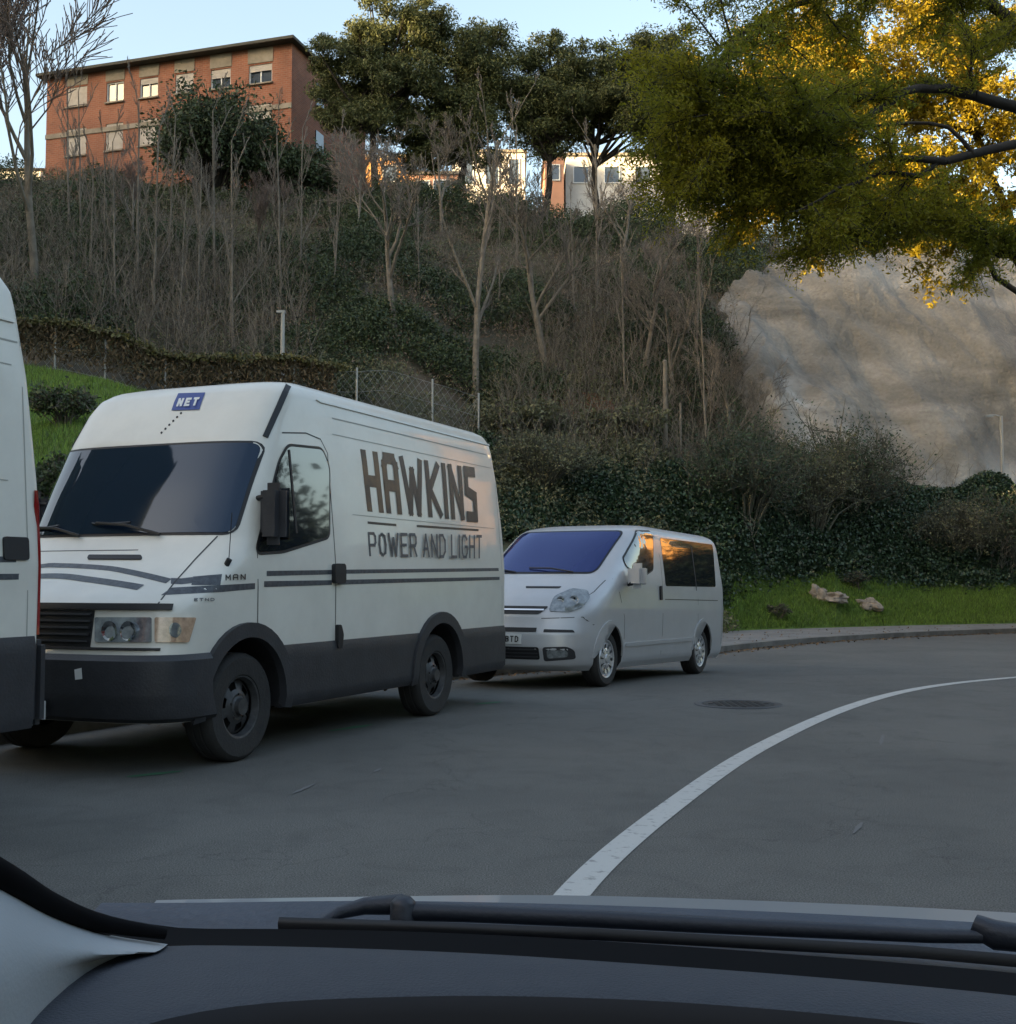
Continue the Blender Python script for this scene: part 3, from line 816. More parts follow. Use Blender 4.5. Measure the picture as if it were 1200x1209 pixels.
def line_poly(a, b, w):
    a, b = Vector(a), Vector(b); d = (b - a).normalized(); n = Vector((-d.y, d.x)) * w / 2
    return [(a + n)[:], (b + n)[:], (b - n)[:], (a - n)[:]]

def poly_line(P, w):
    P = [Vector(p) for p in P]; L, R = [], []
    for i, p in enumerate(P):
        t = (P[min(i + 1, len(P) - 1)] - P[max(i - 1, 0)]).normalized(); n = Vector((-t.y, t.x)) * w / 2
        L.append((p + n)[:]); R.append((p - n)[:])
    return L + R[::-1]

# stroke alphabet on a unit cell (x 0..1, y 0..1)
GL = {'H': [[(0, 0), (0, 1)], [(1, 0), (1, 1)], [(0, .5), (1, .5)]],
      'A': [[(0, 0), (0, .86), (.16, 1), (.84, 1), (1, .86), (1, 0)], [(0, .46), (1, .46)]],
      'a': [[(0, 0), (.5, 1), (1, 0)], [(.2, .34), (.8, .34)]],
      'W': [[(0, 1), (.26, 0), (.5, .8), (.74, 0), (1, 1)]],
      'K': [[(0, 0), (0, 1)], [(1, 1), (.12, .5), (1, 0)]],
      'I': [[(.5, 0), (.5, 1)]], 'N': [[(0, 0), (0, 1), (1, 0), (1, 1)]],
      'M': [[(0, 0), (0, 1), (.5, .35), (1, 1), (1, 0)]],
      'S': [[(1, 1), (0, 1), (0, .56), (1, .46), (1, 0), (0, 0)]],
      'P': [[(0, 0), (0, 1), (.8, 1), (1, .86), (1, .6), (.8, .46), (0, .46)]],
      'O': [[(.5, 1), (.12, .88), (0, .5), (.12, .12), (.5, 0), (.88, .12), (1, .5), (.88, .88), (.5, 1)]],
      'E': [[(1, 1), (0, 1), (0, 0), (1, 0)], [(0, .5), (.8, .5)]],
      'R': [[(0, 0), (0, 1), (.8, 1), (1, .86), (1, .62), (.8, .48), (0, .48)], [(.5, .48), (1, 0)]],
      'D': [[(0, 0), (0, 1), (.6, 1), (1, .75), (1, .25), (.6, 0), (0, 0)]],
      'L': [[(0, 1), (0, 0), (1, 0)]], 'G': [[(1, .85), (.7, 1), (.2, 1), (0, .8), (0, .2), (.2, 0), (.8, 0), (1, .2), (1, .48), (.55, .48)]],
      'T': [[(0, 1), (1, 1)], [(.5, 1), (.5, 0)]], 'B': [[(0, 0), (0, 1), (.9, .9), (.9, .6), (0, .5), (1, .4), (1, .1), (0, 0)]],
      '2': [[(0, .8), (.3, 1), (.8, 1), (1, .75), (0, 0), (1, 0)]], '7': [[(0, 1), (1, 1), (.35, 0)]], '4': [[(.75, 0), (.75, 1), (0, .3), (1, .3)]], ' ': []}
def text_polys(txt, quad, tw, gap=.28, wid=None, th=None, skew=None):
    """quad = 4 corners (top-left, top-right, bottom-right, bottom-left) in surface coordinates"""
    ws = [(wid or {}).get(c, 1.0) for c in txt]; tot = sum(ws) + gap * (len(txt) - 1); x = 0; out = []
    TL, TR, BR, BL = [Vector(q) for q in quad]
    def mp(u, v): return (BL.lerp(BR, u).lerp(TL.lerp(TR, u), v))[:]
    Wd = ((TR - TL).length + (BR - BL).length) / 2; Hd = ((TL - BL).length + (TR - BR).length) / 2
    for c, w in zip(txt, ws):
        for st in GL[c]:
            tu, tv = tw / Wd, (th or tw) / Hd
            P = [((x + tw / Wd * tot * .5 + px_ * (w - tw / Wd * tot)) / tot, tv / 2 + py_ * (1 - tv)) for px_, py_ in st]
            for i in range(len(P) - 1):
                a, b = Vector((P[i][0] * Wd, P[i][1] * Hd)), Vector((P[i + 1][0] * Wd, P[i + 1][1] * Hd))
                d = (b - a).normalized(); hor = abs(d.x) > .85; t_ = (th or tw) if hor else tw
                n = Vector((-d.y, d.x)) * t_ / 2; e = d * ((tw if hor else (th or tw)) * .42)
                a2, b2 = (a - e if True else a), (b + e)
                q = [a2 + n, b2 + n, b2 - n, a2 - n]
                out.append([mp(min(1.02, max(-.02, p.x / Wd)), min(1.0, max(0.0, p.y / Hd))) for p in q])
        x += w + gap
    return out

def make_wheel(parent, x, y, z, R, wdt, rr, style, sg, matrim):
    hub = MB(); o = sg
    prof = [(0, .06), (.055, .06), (.06, .03), (.075, .02)] if style == 'steel' else [(0, .060), (.045, .058), (.06, .040)]
    hub.lathe([(r, o * (h - .05)) for r, h in prof], (0, 0, 0), 'y', 20)
    w = hub.build('wheel', matrim, parent, 40); w.location = (x, y, z)
    t = MB(); hw = wdt / 2
    prof = [(rr, -.02), (rr + .012, -.002), (rr + .03, 0.0), (R - .035, .004), (R - .012, -.012), (R, -.04), (R, -.07), (R - .008, -.075), (R - .008, -.085), (R, -.09), (R, -.13), (R - .008, -.135), (R - .008, -.145), (R, -.15), (R, -wdt + .04), (R - .012, -wdt + .012), (R - .04, -wdt), (rr, -wdt + .02)]
    t.lathe([(r, o * h) for r, h in prof], (0, 0, 0), 'y', 48); t.build('tyre', M['tyre'], w, 35)
    r = MB()
    r.lathe([(q, o * h) for q, h in [(rr + .006, -.008), (rr - .006, -.012), (rr - .02, -.055)]], (0, 0, 0), 'y', 40)
    nh = 10 if style == 'cap' else 6
    # disc with real openings between spokes
    ri, ro = (.05, rr - .018) ; hi, ho = (-.005, -.035) if style == 'cap' else (-.03, -.075)
    n = nh * 6; rings = [(ri, hi), (ri + .28 * (ro - ri), hi), (ri + .5 * (ro - ri), (hi * .6 + ho * .4)), (ri + .84 * (ro - ri), (hi + ho) / 2 + (.012 if style == 'cap' else -.01)), (ro, ho)]
    b0 = len(r.v)
    for q, hh in rings:
        for k in range(n): a = 2 * math.pi * k / n; r.v.append((q * math.cos(a), o * hh, q * math.sin(a)))
    for i in range(len(rings) - 1):
        for k in range(n):
            k2 = (k + 1) % n
            hole = (i == 2 and (k % 6) in ((0, 1, 2) if style == 'steel' else (0, 1))) or (style == 'cap' and i == 1 and (k % 6) in (0,))
            if not hole: r.f.append((b0 + i * n + k, b0 + i * n + k2, b0 + (i + 1) * n + k2, b0 + (i + 1) * n + k)); r.mi.append(0)
    for k in range(5): a = 2 * math.pi * k / 5 + .3; r.tube([(.085 * math.cos(a), o * (hi + .0), .085 * math.sin(a)), (.085 * math.cos(a), o * (hi + .012), .085 * math.sin(a))], .009, 6)
    r.build('rim', matrim, w, 30)
    d = MB(); d.lathe([(0, o * -.10), (rr - .02, o * -.10)], (0, 0, 0), 'y', 24); d.build('brake_disc', M['black'], w)
    return w

def place(c1, c2, W, wb=None, z1=0.0, z2=0.0):
    A, B = at_z(*c1, z1), at_z(*c2, z2); f = Vector((A.x - B.x, A.y - B.y, 0)).normalized(); left = Vector((-f.y, f.x, 0))
    L = (Vector((A.x, A.y, 0)) - Vector((B.x, B.y, 0))).length
    if wb: B = A - f * wb; B.z = z2; L = wb
    return A, B, f, left, L

class Tracer:
    """turns a pixel of the photograph into a point on the vehicle's own surface"""
    def __init__(s, body, root):
        bpy.context.view_layer.update()
        s.mi = root.matrix_world.inverted(); me = body.data
        s.t = BVHTree.FromPolygons([v.co.copy() for v in me.vertices], [tuple(p.vertices) for p in me.polygons])
    def __call__(s, px, py):
        o = s.mi @ Vector((0, 0, CAM_H)); d = (s.mi.to_3x3() @ ray(px, py)).normalized()
        h = s.t.ray_cast(o, d)
        if h[0] is None:
            h = s.t.find_nearest(o + d * 10)
            n = s.t.find_nearest(o + d * max(0, (h[0] - o).dot(d))); print('MISS', px, py); return n[0]
        return h[0]

def cargo_van(label, loc, f, kind):
    ang = math.atan2(f.y, f.x)
    root = empty('cargo_van', loc, ang); tag(root, label, 'van', 'white cargo vans parked along the kerb')
    WB = 2.937; CB, CT = (.315, .76) if kind == 'full' else (.44, .925)
    S = Shell(zF=[(.30, 3.72), (.36, 3.80), (.5, 3.84), (.72, 3.84), (.80, 3.81), (1.06, 3.77), (1.10, 3.72), (1.18, 3.57), (1.28, 3.40), (1.38, 3.27), (1.46, 3.18), (1.52, 3.13), (1.9, 2.94), (2.25, 2.75), (2.5, 2.58), (2.62, 2.47), (2.69, 2.34), (2.72, 2.2)],
              zW=[(.30, .96), (.36, .99), (.8, 1.0), (1.3, 1.0), (1.5, .985), (2.2, .925), (2.5, .89), (2.6, .87), (2.67, .835), (2.70, .80), (2.72, .75)],
              zR=[(.30, -1.58), (1.7, -1.60), (2.2, -1.55), (2.6, -1.48), (2.69, -1.42), (2.72, -1.34)],
              Lf=[(.3, .50), (1.0, .46), (1.5, .48), (2.2, .42), (2.72, .34)], nf=[(.3, 4.0), (1.0, 4.0), (1.5, 3.2), (2.3, 3.8), (2.72, 4.4)], Lr=.12, nrr=2.6)
    if kind == 'tail':
        up = lambda T: [(z if z < 1.5 else 1.5 + (z - 1.5) * 1.15, q) for z, q in T]
        S.zF, S.zW, S.zR, S.Lf, S.nf = map(up, (S.zF, S.zW, S.zR, S.Lf, S.nf)); S.z1 = S.zF[-1][0]
    S.z0 = CB + .01; v, fc = S.body(); b = MB(); b.add(v, fc); body = b.build('body', M['white_paint'], root, 35)
    tr = Tracer(body, root)
    WZ, WR = .365, .365
    arch = [(WB, WZ + .02), (0, WZ + .02)]
    cut_arches(body, arch, .455)
    side = lambda sg: (lambda x, z: S.side(x, z, sg))
    for sg in (1, -1):
        cl = S.band(CB, CT, .018, -1.592, 3.30, sides=(sg,)).build('side_cladding', M['plastic'], root, 35); cut_arches(cl, arch, .452, .5, (sg,))
        for ax, _ in arch:
            n = 22; outer = [(ax + .545 * math.cos(a) * 1.0, WZ + .02 + .55 * math.sin(a)) for a in [math.pi * (i / n) * 1.07 - .11 for i in range(n + 1)]]
            inner = [(ax + .45 * math.cos(a), WZ + .02 + .45 * math.sin(a)) for a in [math.pi * (i / n) * 1.07 - .11 for i in range(n + 1)]]
            patch('wheel_arch_trim', side(sg), outer + inner[::-1], .034, M['plastic'], root, thick=.06)
    fb = S.band(.33, .755, .045, 3.40, 9, th=.04).build('front_bumper', M['plastic'], root, 35)
    rb = MB(); rb.box((-1.575, 0, (CT + CB) / 2 - .01), (.09, 1.93, CT - CB - .03)); rb.build('rear_bumper', M['plastic'], root, 30, bevel=.03)
    for sg in (1, -1):
        make_wheel(root, WB, sg * .965, WZ, WR, .22, .205, 'steel', sg, M['rim'])
        make_wheel(root, 0, sg * .965, WZ, WR, .22, .205, 'steel', sg, M['rim'])
    ch = MB(); ch.box((1.4, 0, .33), (3.6, .8, .16)); ch.tube([(WB, -.8, WZ), (WB, .8, WZ)], .05); ch.tube([(0, -.8, WZ), (0, .8, WZ)], .06); ch.build('chassis', M['black'], root)
    # --- glass, traced from the photograph
    def tf(pts): return [(lambda h: (h.y, h.z))(tr(*p)) for p in pts]
    def ts(pts): return [(lambda h: (h.x, h.z))(tr(*p)) for p in pts]
    if kind == 'full':
        R = tf([(276, 629), (310, 524)]); zt, zb = R[1][1], R[0][1]
        wy0, wy1 = R[0][0], R[1][0]
        ws = rounded([(wy0, zb), (wy1, zt), (-wy1, zt), (-wy0, zb)], .06)
        sd = ts([(334, 650), (388, 633), (388, 552), (380, 531), (340, 527), (330, 545), (303, 652)])
        doorw = rounded([sd[6], sd[5], (sd[4][0], sd[4][1]), sd[3], sd[2], sd[1], sd[0]], .05)
        KIND['ws'] = ws; KIND['doorw'] = doorw; KIND['zs'] = (zb, zt); KIND['tr'] = tr
    ws, doorw = KIND['ws'], KIND['doorw']; zb, zt = KIND['zs']
    g = patch('windscreen', S.front, grow(ws, .018), .003, M['black'], root)
    patch('glass', S.front, ws, .007, M['glass_w'], g)
    for sg in (1, -1):
        g = patch('door_window', side(sg), grow(doorw, .022), .003, M['black'], root)
        patch('pane', side(sg), doorw, .007, M['glass'], g)
        x0 = 2.36
        patch('window_bar', side(sg), line_poly((2.33, 1.56), (2.36, 2.17), .022), .012, M['black'], root, thick=.01)
    # roof fairing trims (black strips beside the raised roof)
    for sg in (1, -1):
        tt = KIND['tr']; mf = lambda a, b_, sg=sg: (lambda h: Vector((h.x, sg * h.y, h.z)))(tt(a, b_))
        patch('roof_trim', mf, poly_line([(313, 516), (321, 498), (329, 480), (336, 464), (340, 456)], 6.5), .012, M['black'], root, thick=.03, cut=7, e=.6)
    # wipers
    for (a, b_) in (((.42, zb - .01), (-.16, zb + .07)), ((-.28, zb - .01), (-.80, zb + .05))):
        w = MB(); pa, pb = S.front(*a), S.front(*b_); w.tube([pa + Vector((.03, 0, .0)), pa.lerp(pb, .5) + Vector((.06, 0, .03)), pb + Vector((.035, 0, .01))], .011, 6)
        w.tube([pb.lerp(pa, .55) + Vector((.035, 0, .05)), pb + Vector((.025, 0, .0)), pb + (pb - pa) * .12 + Vector((.0, 0, 0))], .009, 5); w.build('wiper', M['black'], root)
    # bonnet shut lines, vent
    tt = KIND['tr']
    mfs = [(lambda a, b_, sg=sg: (lambda h: Vector((h.x, sg * h.y, h.z)))(tt(a, b_))) for sg in (1, -1)]
    for mf in mfs: patch('bonnet_gap', mf, poly_line([(257, 633), (231, 660), (206, 688), (186, 714)], 1.6), .0016, M['gap'], root, cut=7, e=.6)
    patch('bonnet_vent', S.front, rounded([(.37, 1.385), (.40, 1.355), (-.07, 1.36), (-.09, 1.39)], .02), .010, M['black'], root, thick=.012)
    patch('bonnet_crease', S.front, line_poly((-.75, 1.425), (.30, 1.425), .006), .001, M['gap'], root)
    # grille and lamps
    gr = patch('grille', S.front, [(-.44, .80), (.44, .80), (.44, 1.03), (-.44, 1.03)], .004, M['black'], root)
    for k in range(5): patch('slat', S.front, line_poly((-.42, .835 + k * .042), (.42, .835 + k * .042), .014), .022, M['plastic'], gr, thick=.014)
    patch('grille_trim', S.front, [(-.93, 1.032), (.93, 1.032), (.93, 1.062), (-.93, 1.062)], .022, M['black'], root, thick=.03)
    patch('lamp_trim', S.front, [(-.90, .782), (.90, .782), (.90, .796), (-.90, .796)], .018, M['black'], root, thick=.02)
    for sg, mf in zip((1, -1), mfs):
        hl = patch('headlight', mf, rounded([(113, 729), (179.5, 729), (179.5, 758.5), (113, 758.5)], 2.5), .012, M['lens'], root, thick=.03, cut=7, e=.6)
        for cy in (.585, .715):
            w = MB(); c = S.front(sg * cy, .905); w.lathe([(.0, .0), (.025, .006), (.052, .022), (.062, .028)], c + Vector((.0, 0, 0)), 'x', 18); w.build('reflector', M['chrome'], hl, 40)
        ind = patch('indicator', mf, rounded([(183, 729), (230.5, 729), (222, 758.5), (183, 758.5)], 2.5), .012, M['amber'], root, thick=.03, cut=7, e=.6)
        patch('bulb', mf, [(206 + 7 * math.cos(a), 744 + 9 * math.sin(a)) for a in [i * math.pi / 8 for i in range(16)]], .016, M['chrome'] if False else M['lens'], ind, cut=7, e=.6)
    # stripes: along the side, fading round the bonnet
    for sg in (1, -1):
        patch('side_stripe', side(sg), [[(-1.50, 1.315), (-1.50, 1.345), (1.78, 1.300), (1.78, 1.268)], [(1.86, 1.264), (1.86, 1.298), (2.72, 1.284), (2.72, 1.248)],
                                        [(-1.50, 1.225), (-1.50, 1.255), (1.78, 1.222), (1.78, 1.186)], [(1.86, 1.184), (1.86, 1.220), (2.75, 1.213), (2.75, 1.172)]], .0012, M['stripe'], root, cut=.2)
        if kind == 'full':
            e_ = .6; mf = lambda a, b_, sg=sg: (lambda h: Vector((h.x, sg * h.y, h.z)))(tr(a, b_))
            st = [poly_line([(202, 686), (214, 686.5), (228, 685)], 7), [(190, 703), (203, 694), (266, 690.5), (301, 688.5), (301, 695.5), (262, 699)], [(228, 681), (262, 678), (260, 691), (226, 691)]]
            patch('bonnet_stripe', mf, st, .0014, M['stripe'], root, cut=7, e=e_)
            if sg > 0:
                patch('wing_lettering', mf, text_polys('MAN', [(266, 678.5), (289, 677.5), (289, 684.5), (266, 685.5)], 1.3, gap=.4), .003, M['decal'], root, cut=9, e=e_)
                patch('wing_lettering', mf, text_polys('ETND', [(229, 706.5), (252, 706), (252, 709.5), (229, 710)], .8, gap=.4), .003, M['stripe'], root, cut=9, e=e_)
    if kind == 'full':
        P1 = smooth_poly([(-.80, 1.235), (-.451, 1.315), (-.241, 1.32), (-.02, 1.312), (.2, 1.298), (.377, 1.276), (.6, 1.242), (.76, 1.213)], 4)
        P2 = smooth_poly([(-.62, 1.225), (-.347, 1.246), (-.12, 1.245), (.105, 1.226), (.3, 1.208), (.499, 1.187), (.62, 1.172)], 4)
        patch('bonnet_stripe', S.front, [poly_line(P1, .030), poly_line(P2, .034)], .002, M['stripe'], root, cut=.05)
    # door seams, handle, mirrors
    for sg in (1, -1):
        seams = [poly_line([(1.80, .76), (1.80, 1.4), (1.815, 2.2), (1.90, 2.30), (2.1, 2.325)], .010), poly_line([(2.1, 2.325), (2.42, 2.29)], .010), poly_line([(2.82, .92), (2.82, 1.42)], .009),
                 ]
        patch('body_crease', side(sg), [line_poly((-1.42, .78), (-1.42, 2.5), .007), line_poly((1.7, 2.49), (-1.4, 2.49), .010), line_poly((1.72, 2.36), (-1.35, 2.36), .006), line_poly((1.5, 1.74), (-1.3, 1.74), .005)], .0014, M['seam'], root, cut=.3)
        if sg < 0: seams.append(line_poly((.55, .78), (.55, 2.3), .009))
        patch('panel_gap', side(sg), seams, .0012, M['gap'], root, cut=.3)
        patch('gutter', side(sg), [(1.85, 2.592), (-1.38, 2.592), (-1.38, 2.606), (1.9, 2.606)], .012, M['white_paint'], root, thick=.014)
        patch('door_handle', side(sg), rounded([(1.86, 1.195), (1.70, 1.195), (1.70, 1.345), (1.86, 1.345)], .03), .035, M['black'], root, thick=.04)
        patch('fuel_flap', side(sg), rounded([(1.80, .70), (1.74, .70), (1.72, .80), (1.755, .88), (1.80, .88)], .02), .030, M['black'], root, thick=.03)
        mr = MB(); mx, my = 2.76, sg * 1.08
        mr.box((0, 0, 0), (.12, .21, .43)); o = mr.build('mirror', M['plastic'], root, 60, bevel=.055); o.location = (mx, my, 1.68)
        mg = MB(); mg.box((-.068, 0, 0), (.004, .17, .36)); mg.build('mirror_glass', M['chrome'], o)
        ma = MB(); ma.tube([(0, -sg * .05, -.12), (-.02, -sg * .16, -.14)], .025, 8); ma.tube([(0, -sg * .05, .12), (-.02, -sg * .17, .11)], .02, 8); ma.build('mirror_arm', M['black'], o)
    ae = MB(); p = S.side(3.12, 1.33, 1); ae.tube([p + Vector((0, -.01, -.02)), p + Vector((0, .02, .03))], .02, 8); ae.tube([p + Vector((0, .015, .03)), p + Vector((-.02, .02, .34))], .003, 5); ae.build('aerial', M['black'], root)
    if kind == 'full':
        # lettering on the left side
        q = ts([(425, 529), (560, 552), (564, 617), (434, 605)])
        # rows of letters, traced corner by corner
        big = text_polys('HAWKINS', q, .085, gap=.16, wid={'I': .34, 'W': 1.5, 'K': 1.05, 'S': .95, 'N': 1.05}, th=.10)
        n1 = 3 + 6
        patch('lettering', side(1), big[:n1], .0016, M['decal_b'], root, cut=.12)
        patch('lettering', side(1), big[n1:], .0016, M['decal'], root, cut=.12)
        u = ts([(434, 617), (468, 620), (492, 621), (565, 626)])
        patch('underline', side(1), [line_poly(u[0], u[1], .020), line_poly(u[2], u[3], .020)], .0016, M['decal'], root)
        q = ts([(434, 628), (566, 632), (566, 660), (436, 657)])
        sm = text_polys('POWER aND LIGHT', q, .030, gap=.22, wid={'I': .25, 'W': 1.35, ' ': .35}, th=.026)
        patch('lettering', side(1), sm, .0016, M['stripe'], root, cut=.2)
        # small script on the wing and blue badge over the windscreen
        bq = tf([(211, 465), (243, 464), (236, 484), (203, 485)])
        bd = patch('badge', S.front, bq, .006, M['blue'], root)
        tq = [Vector(bq[3]).lerp(Vector(bq[0]), .68).lerp(Vector(bq[2]).lerp(Vector(bq[1]), .68), t) for t in (.14, .9)] + [Vector(bq[3]).lerp(Vector(bq[0]), .18).lerp(Vector(bq[2]).lerp(Vector(bq[1]), .18), t) for t in (.9, .14)]
        patch('lettering', S.front, text_polys('NET', [t[:] for t in tq], .020, gap=.35), .009, M['white'], bd, cut=.05)
        for k in range(6):
            p = tf([(214 - k * 4.6, 488 + k * 4.6)])[0]; patch('rivet', S.front, [(p[0] + .008 * math.cos(a), p[1] + .008 * math.sin(a)) for a in [i * math.pi / 3 for i in range(6)]], .006, M['black'], root, thick=.006)
        # number plate and white nick on the bumper
        pl = MB(); p = S.front(0, .45)
        px_ = tf([(61, 833)])[0]; yr = px_[0] + .03; zc = px_[1]
        pl.box((3.905, yr - .26, zc - .02), (.012, .52, .115)); pl = pl.build('number_plate', M['white'], root)
        L = MB(); tp = text_polys('2747 BOG', [(yr - .50, zc + .022), (yr - .02, zc + .022), (yr - .02, zc - .062), (yr - .50, zc - .062)], .013, gap=.35)
        for k, qd_ in enumerate(tp): L.add([(3.9118 + k * .0001, a, c) for a, c in qd_], [(0, 1, 2, 3)])
        L.build('plate_characters', M['black'], pl)
        nk = tf([(94, 790), (102, 788), (103, 801), (95, 802)])
        patch('bumper_chip', S.front, nk, .047, M['white'], root, thick=.004)
    if kind == 'tail':
        for sg in (1, -1):
            tl = [(-1.585, .93), (-1.50, .93), (-1.49, 1.70), (-1.575, 1.70)]
            patch('tail_light', side(sg), tl, .014, M['red'], root, thick=.03)
            patch('tail_light_rear', S.rear, [(sg * .99, .93), (sg * .86, .93), (sg * .86, 1.70), (sg * .98, 1.70)], .012, M['red'], root, thick=.02)
            patch('side_handle', side(sg), rounded([(-1.42, 1.325), (-1.25, 1.325), (-1.25, 1.445), (-1.42, 1.445)], .02), .012, M['black'], root, thick=.02)
    return root, S, tr

KIND = {}
A1, B1, f1, l1, wb1 = place((285, 899), (515, 845), 1.0)
van1, S1, tr1 = cargo_van('white cargo van with HAWKINS POWER AND LIGHT lettering on its side', B1 - l1 * .965, f1, 'full')

# the van in front of it, of which only the tail shows; rear left corner found on the same kerb line
cr = at_z(50, 958, 0); 
t_ = (cr - B1).dot(f1)
van0, S0, tr0 = cargo_van('plain white cargo van with red tail light cut off by the left edge', B1 + f1 * (t_ + 1.60 - .075) - l1 * .965, f1, 'tail')

def minibus():
    wb = 3.2
    A, B, f, left, L = place((717, 811), (825, 797), .93, wb=wb, z1=-.02, z2=-.10)
    slope = math.atan2(gz(A.x, A.y) - gz(B.x, B.y), wb)
    B.z = gz(B.x, B.y)
    root = bpy.data.objects.new('passenger_van', None); COL.objects.link(root); root.rotation_mode = 'XYZ'
    root.matrix_world = Matrix.Translation(B - left * .90) @ Matrix.Rotation(math.atan2(f.y, f.x), 4, 'Z') @ Matrix.Rotation(-slope, 4, 'Y')
    tag(root, 'silver passenger van with blue reflecting windscreen behind the lettered van', 'van')
    S = Shell(zF=[(.20, 3.98), (.26, 4.08), (.45, 4.14), (.62, 4.13), (.74, 4.08), (.84, 4.05), (.93, 3.98), (1.03, 3.86), (1.12, 3.72), (1.20, 3.58), (1.27, 3.44), (1.32, 3.34), (1.6, 2.88), (1.8, 2.54), (1.90, 2.34), (1.945, 2.16), (1.965, 1.98)],
              zW=[(.20, .86), (.28, .91), (.5, .935), (.9, .95), (1.2, .94), (1.3, .93), (1.75, .87), (1.86, .845), (1.93, .79), (1.965, .70)],
              zR=[(.20, -.95), (.4, -1.0), (1.2, -1.0), (1.8, -.94), (1.93, -.89), (1.965, -.82)],
              Lf=[(.2, .75), (.9, .75), (1.2, .75), (1.96, .45)], nf=[(.2, 2.7), (.9, 2.5), (1.3, 2.7), (1.96, 3.2)], Lr=.16, nrr=2.4)
    v, fc = S.body(); b = MB(); b.add(v, fc); body = b.build('body', M['silver_paint'], root, 35)
    tr = Tracer(body, root)
    WZ, WR = .325, .325; arch = [(wb, WZ + .02), (0, WZ + .02)]
    cut_arches(body, arch, .385, .5)
    side = lambda sg: (lambda x, z: S.side(x, z, sg))
    def tf(pts): return [(lambda h: (h.y, h.z))(tr(*p)) for p in pts]
    def ts(pts): return [(lambda h: (h.x, h.z))(tr(*p)) for p in pts]
    for sg in (1, -1):
        for x in (wb, 0): make_wheel(root, x, sg * .90, WZ, WR, .21, .215, 'cap', sg, M['rim_s'])
    ch = MB(); ch.box((1.5, 0, .26), (3.4, .7, .14)); ch.build('chassis', M['black'], root)
    R = tf([(702, 676), (736, 628)])
    ws = rounded([(R[0][0], R[0][1]), (R[1][0], R[1][1]), (-R[1][0], R[1][1]), (-R[0][0], R[0][1])], .07)
    g = patch('windscreen', S.front, grow(ws, .02), .003, M['black'], root); patch('glass', S.front, ws, .007, M['glass_b'], g)
    dw = rounded(ts([(736, 660), (752, 628), (768, 628), (771, 672), (757, 682), (739, 668)]), .04)
    sw = rounded(ts([(779, 635), (841, 643), (845, 693), (786, 692)]), .04)
    for sg in (1, -1):
        g = patch('door_window', side(sg), grow(dw, .02), .003, M['black'], root); patch('pane', side(sg), dw, .007, M['glass'], g)
        g = patch('side_window', side(sg), sw, .004, M['glass'], root)
        xm = (sw[0][0] * .45 + max(p[0] for p in sw) * .0 + min(p[0] for p in sw) * .55)
        patch('window_divider', side(sg), line_poly((xm, 1.16), (xm, 1.76), .03), .006, M['black'], g)
    hl_out = rounded(tf([(648, 722), (655, 704), (676, 695), (694, 697), (697, 706), (688, 718), (672, 723)]), .03)
    for sg in (1, -1):
        P = [(sg * y, z) for y, z in hl_out]
        h_ = patch('headlight', S.front, P, .010, M['lens'], root, thick=.02)
        cy = sum(p[0] for p in P) / len(P); cz = sum(p[1] for p in P) / len(P); c = S.front(cy, cz)
        for dy, r_ in ((.04, .055), (-.09, .045)):
            w = MB(); w.lathe([(0, .0), (r_ * .5, .004), (r_, .016), (r_ * 1.05, .02)], S.front(cy + sg * dy, cz) + Vector((.0, 0, .004)), 'x', 16); w.build('reflector', M['chrome'], h_, 40)
    gy = tf([(642, 722), (640, 718)])
    gr = patch('grille', S.front, rounded([(-.42, .835), (.42, .835), (.50, .925), (-.50, .925)], .03), .006, M['black'], root)
    patch('grille_bar', S.front, line_poly((-.46, .88), (.46, .88), .016), .016, M['chrome'], gr, thick=.01)
    patch('lower_grille', S.front, rounded([(-.46, .33), (.46, .33), (.46, .47), (-.46, .47)], .03), .004, M['black'], root)
    for k in range(3): patch('grille_slat', S.front, line_poly((-.44, .36 + k * .04), (.44, .36 + k * .04), .012), .012, M['plastic'], root, thick=.01)
    for sg in (1, -1):
        P = [(sg * y, z) for y, z in rounded([(.50, .31), (.80, .34), (.80, .44), (.74, .48), (.50, .47)], .03)]
        q = patch('bumper_recess', S.front, P, .004, M['plastic'], root)
        patch('fog_light', S.front, [(sg * y, z) for y, z in rounded([(.54, .345), (.74, .365), (.74, .44), (.54, .44)], .03)], .009, M['lens'], q)
    patch('bumper_slot', S.front, [[(-.42, .635), (.42, .635), (.42, .685), (-.42, .685)], rounded([(.50, .635), (.80, .635), (.78, .665), (.5, .67)], .01), rounded([(-.50, .635), (-.80, .635), (-.78, .665), (-.5, .67)], .01)], .004, M['black'], root)
    pl = patch('number_plate', S.front, [(-.26, .50), (.26, .50), (.26, .61), (-.26, .61)], .014, M['white'], root, thick=.01)
    patch('plate_characters', S.front, text_polys('4742 BTD', [(-.23, .59), (.23, .59), (.23, .52), (-.23, .52)], .012, gap=.35), .016, M['black'], pl, cut=.1)
    patch('bonnet_vent', S.front, rounded([(.06, 1.155), (.50, 1.155), (.48, 1.135), (.08, 1.135)], .01), .006, M['black'], root, thick=.008)
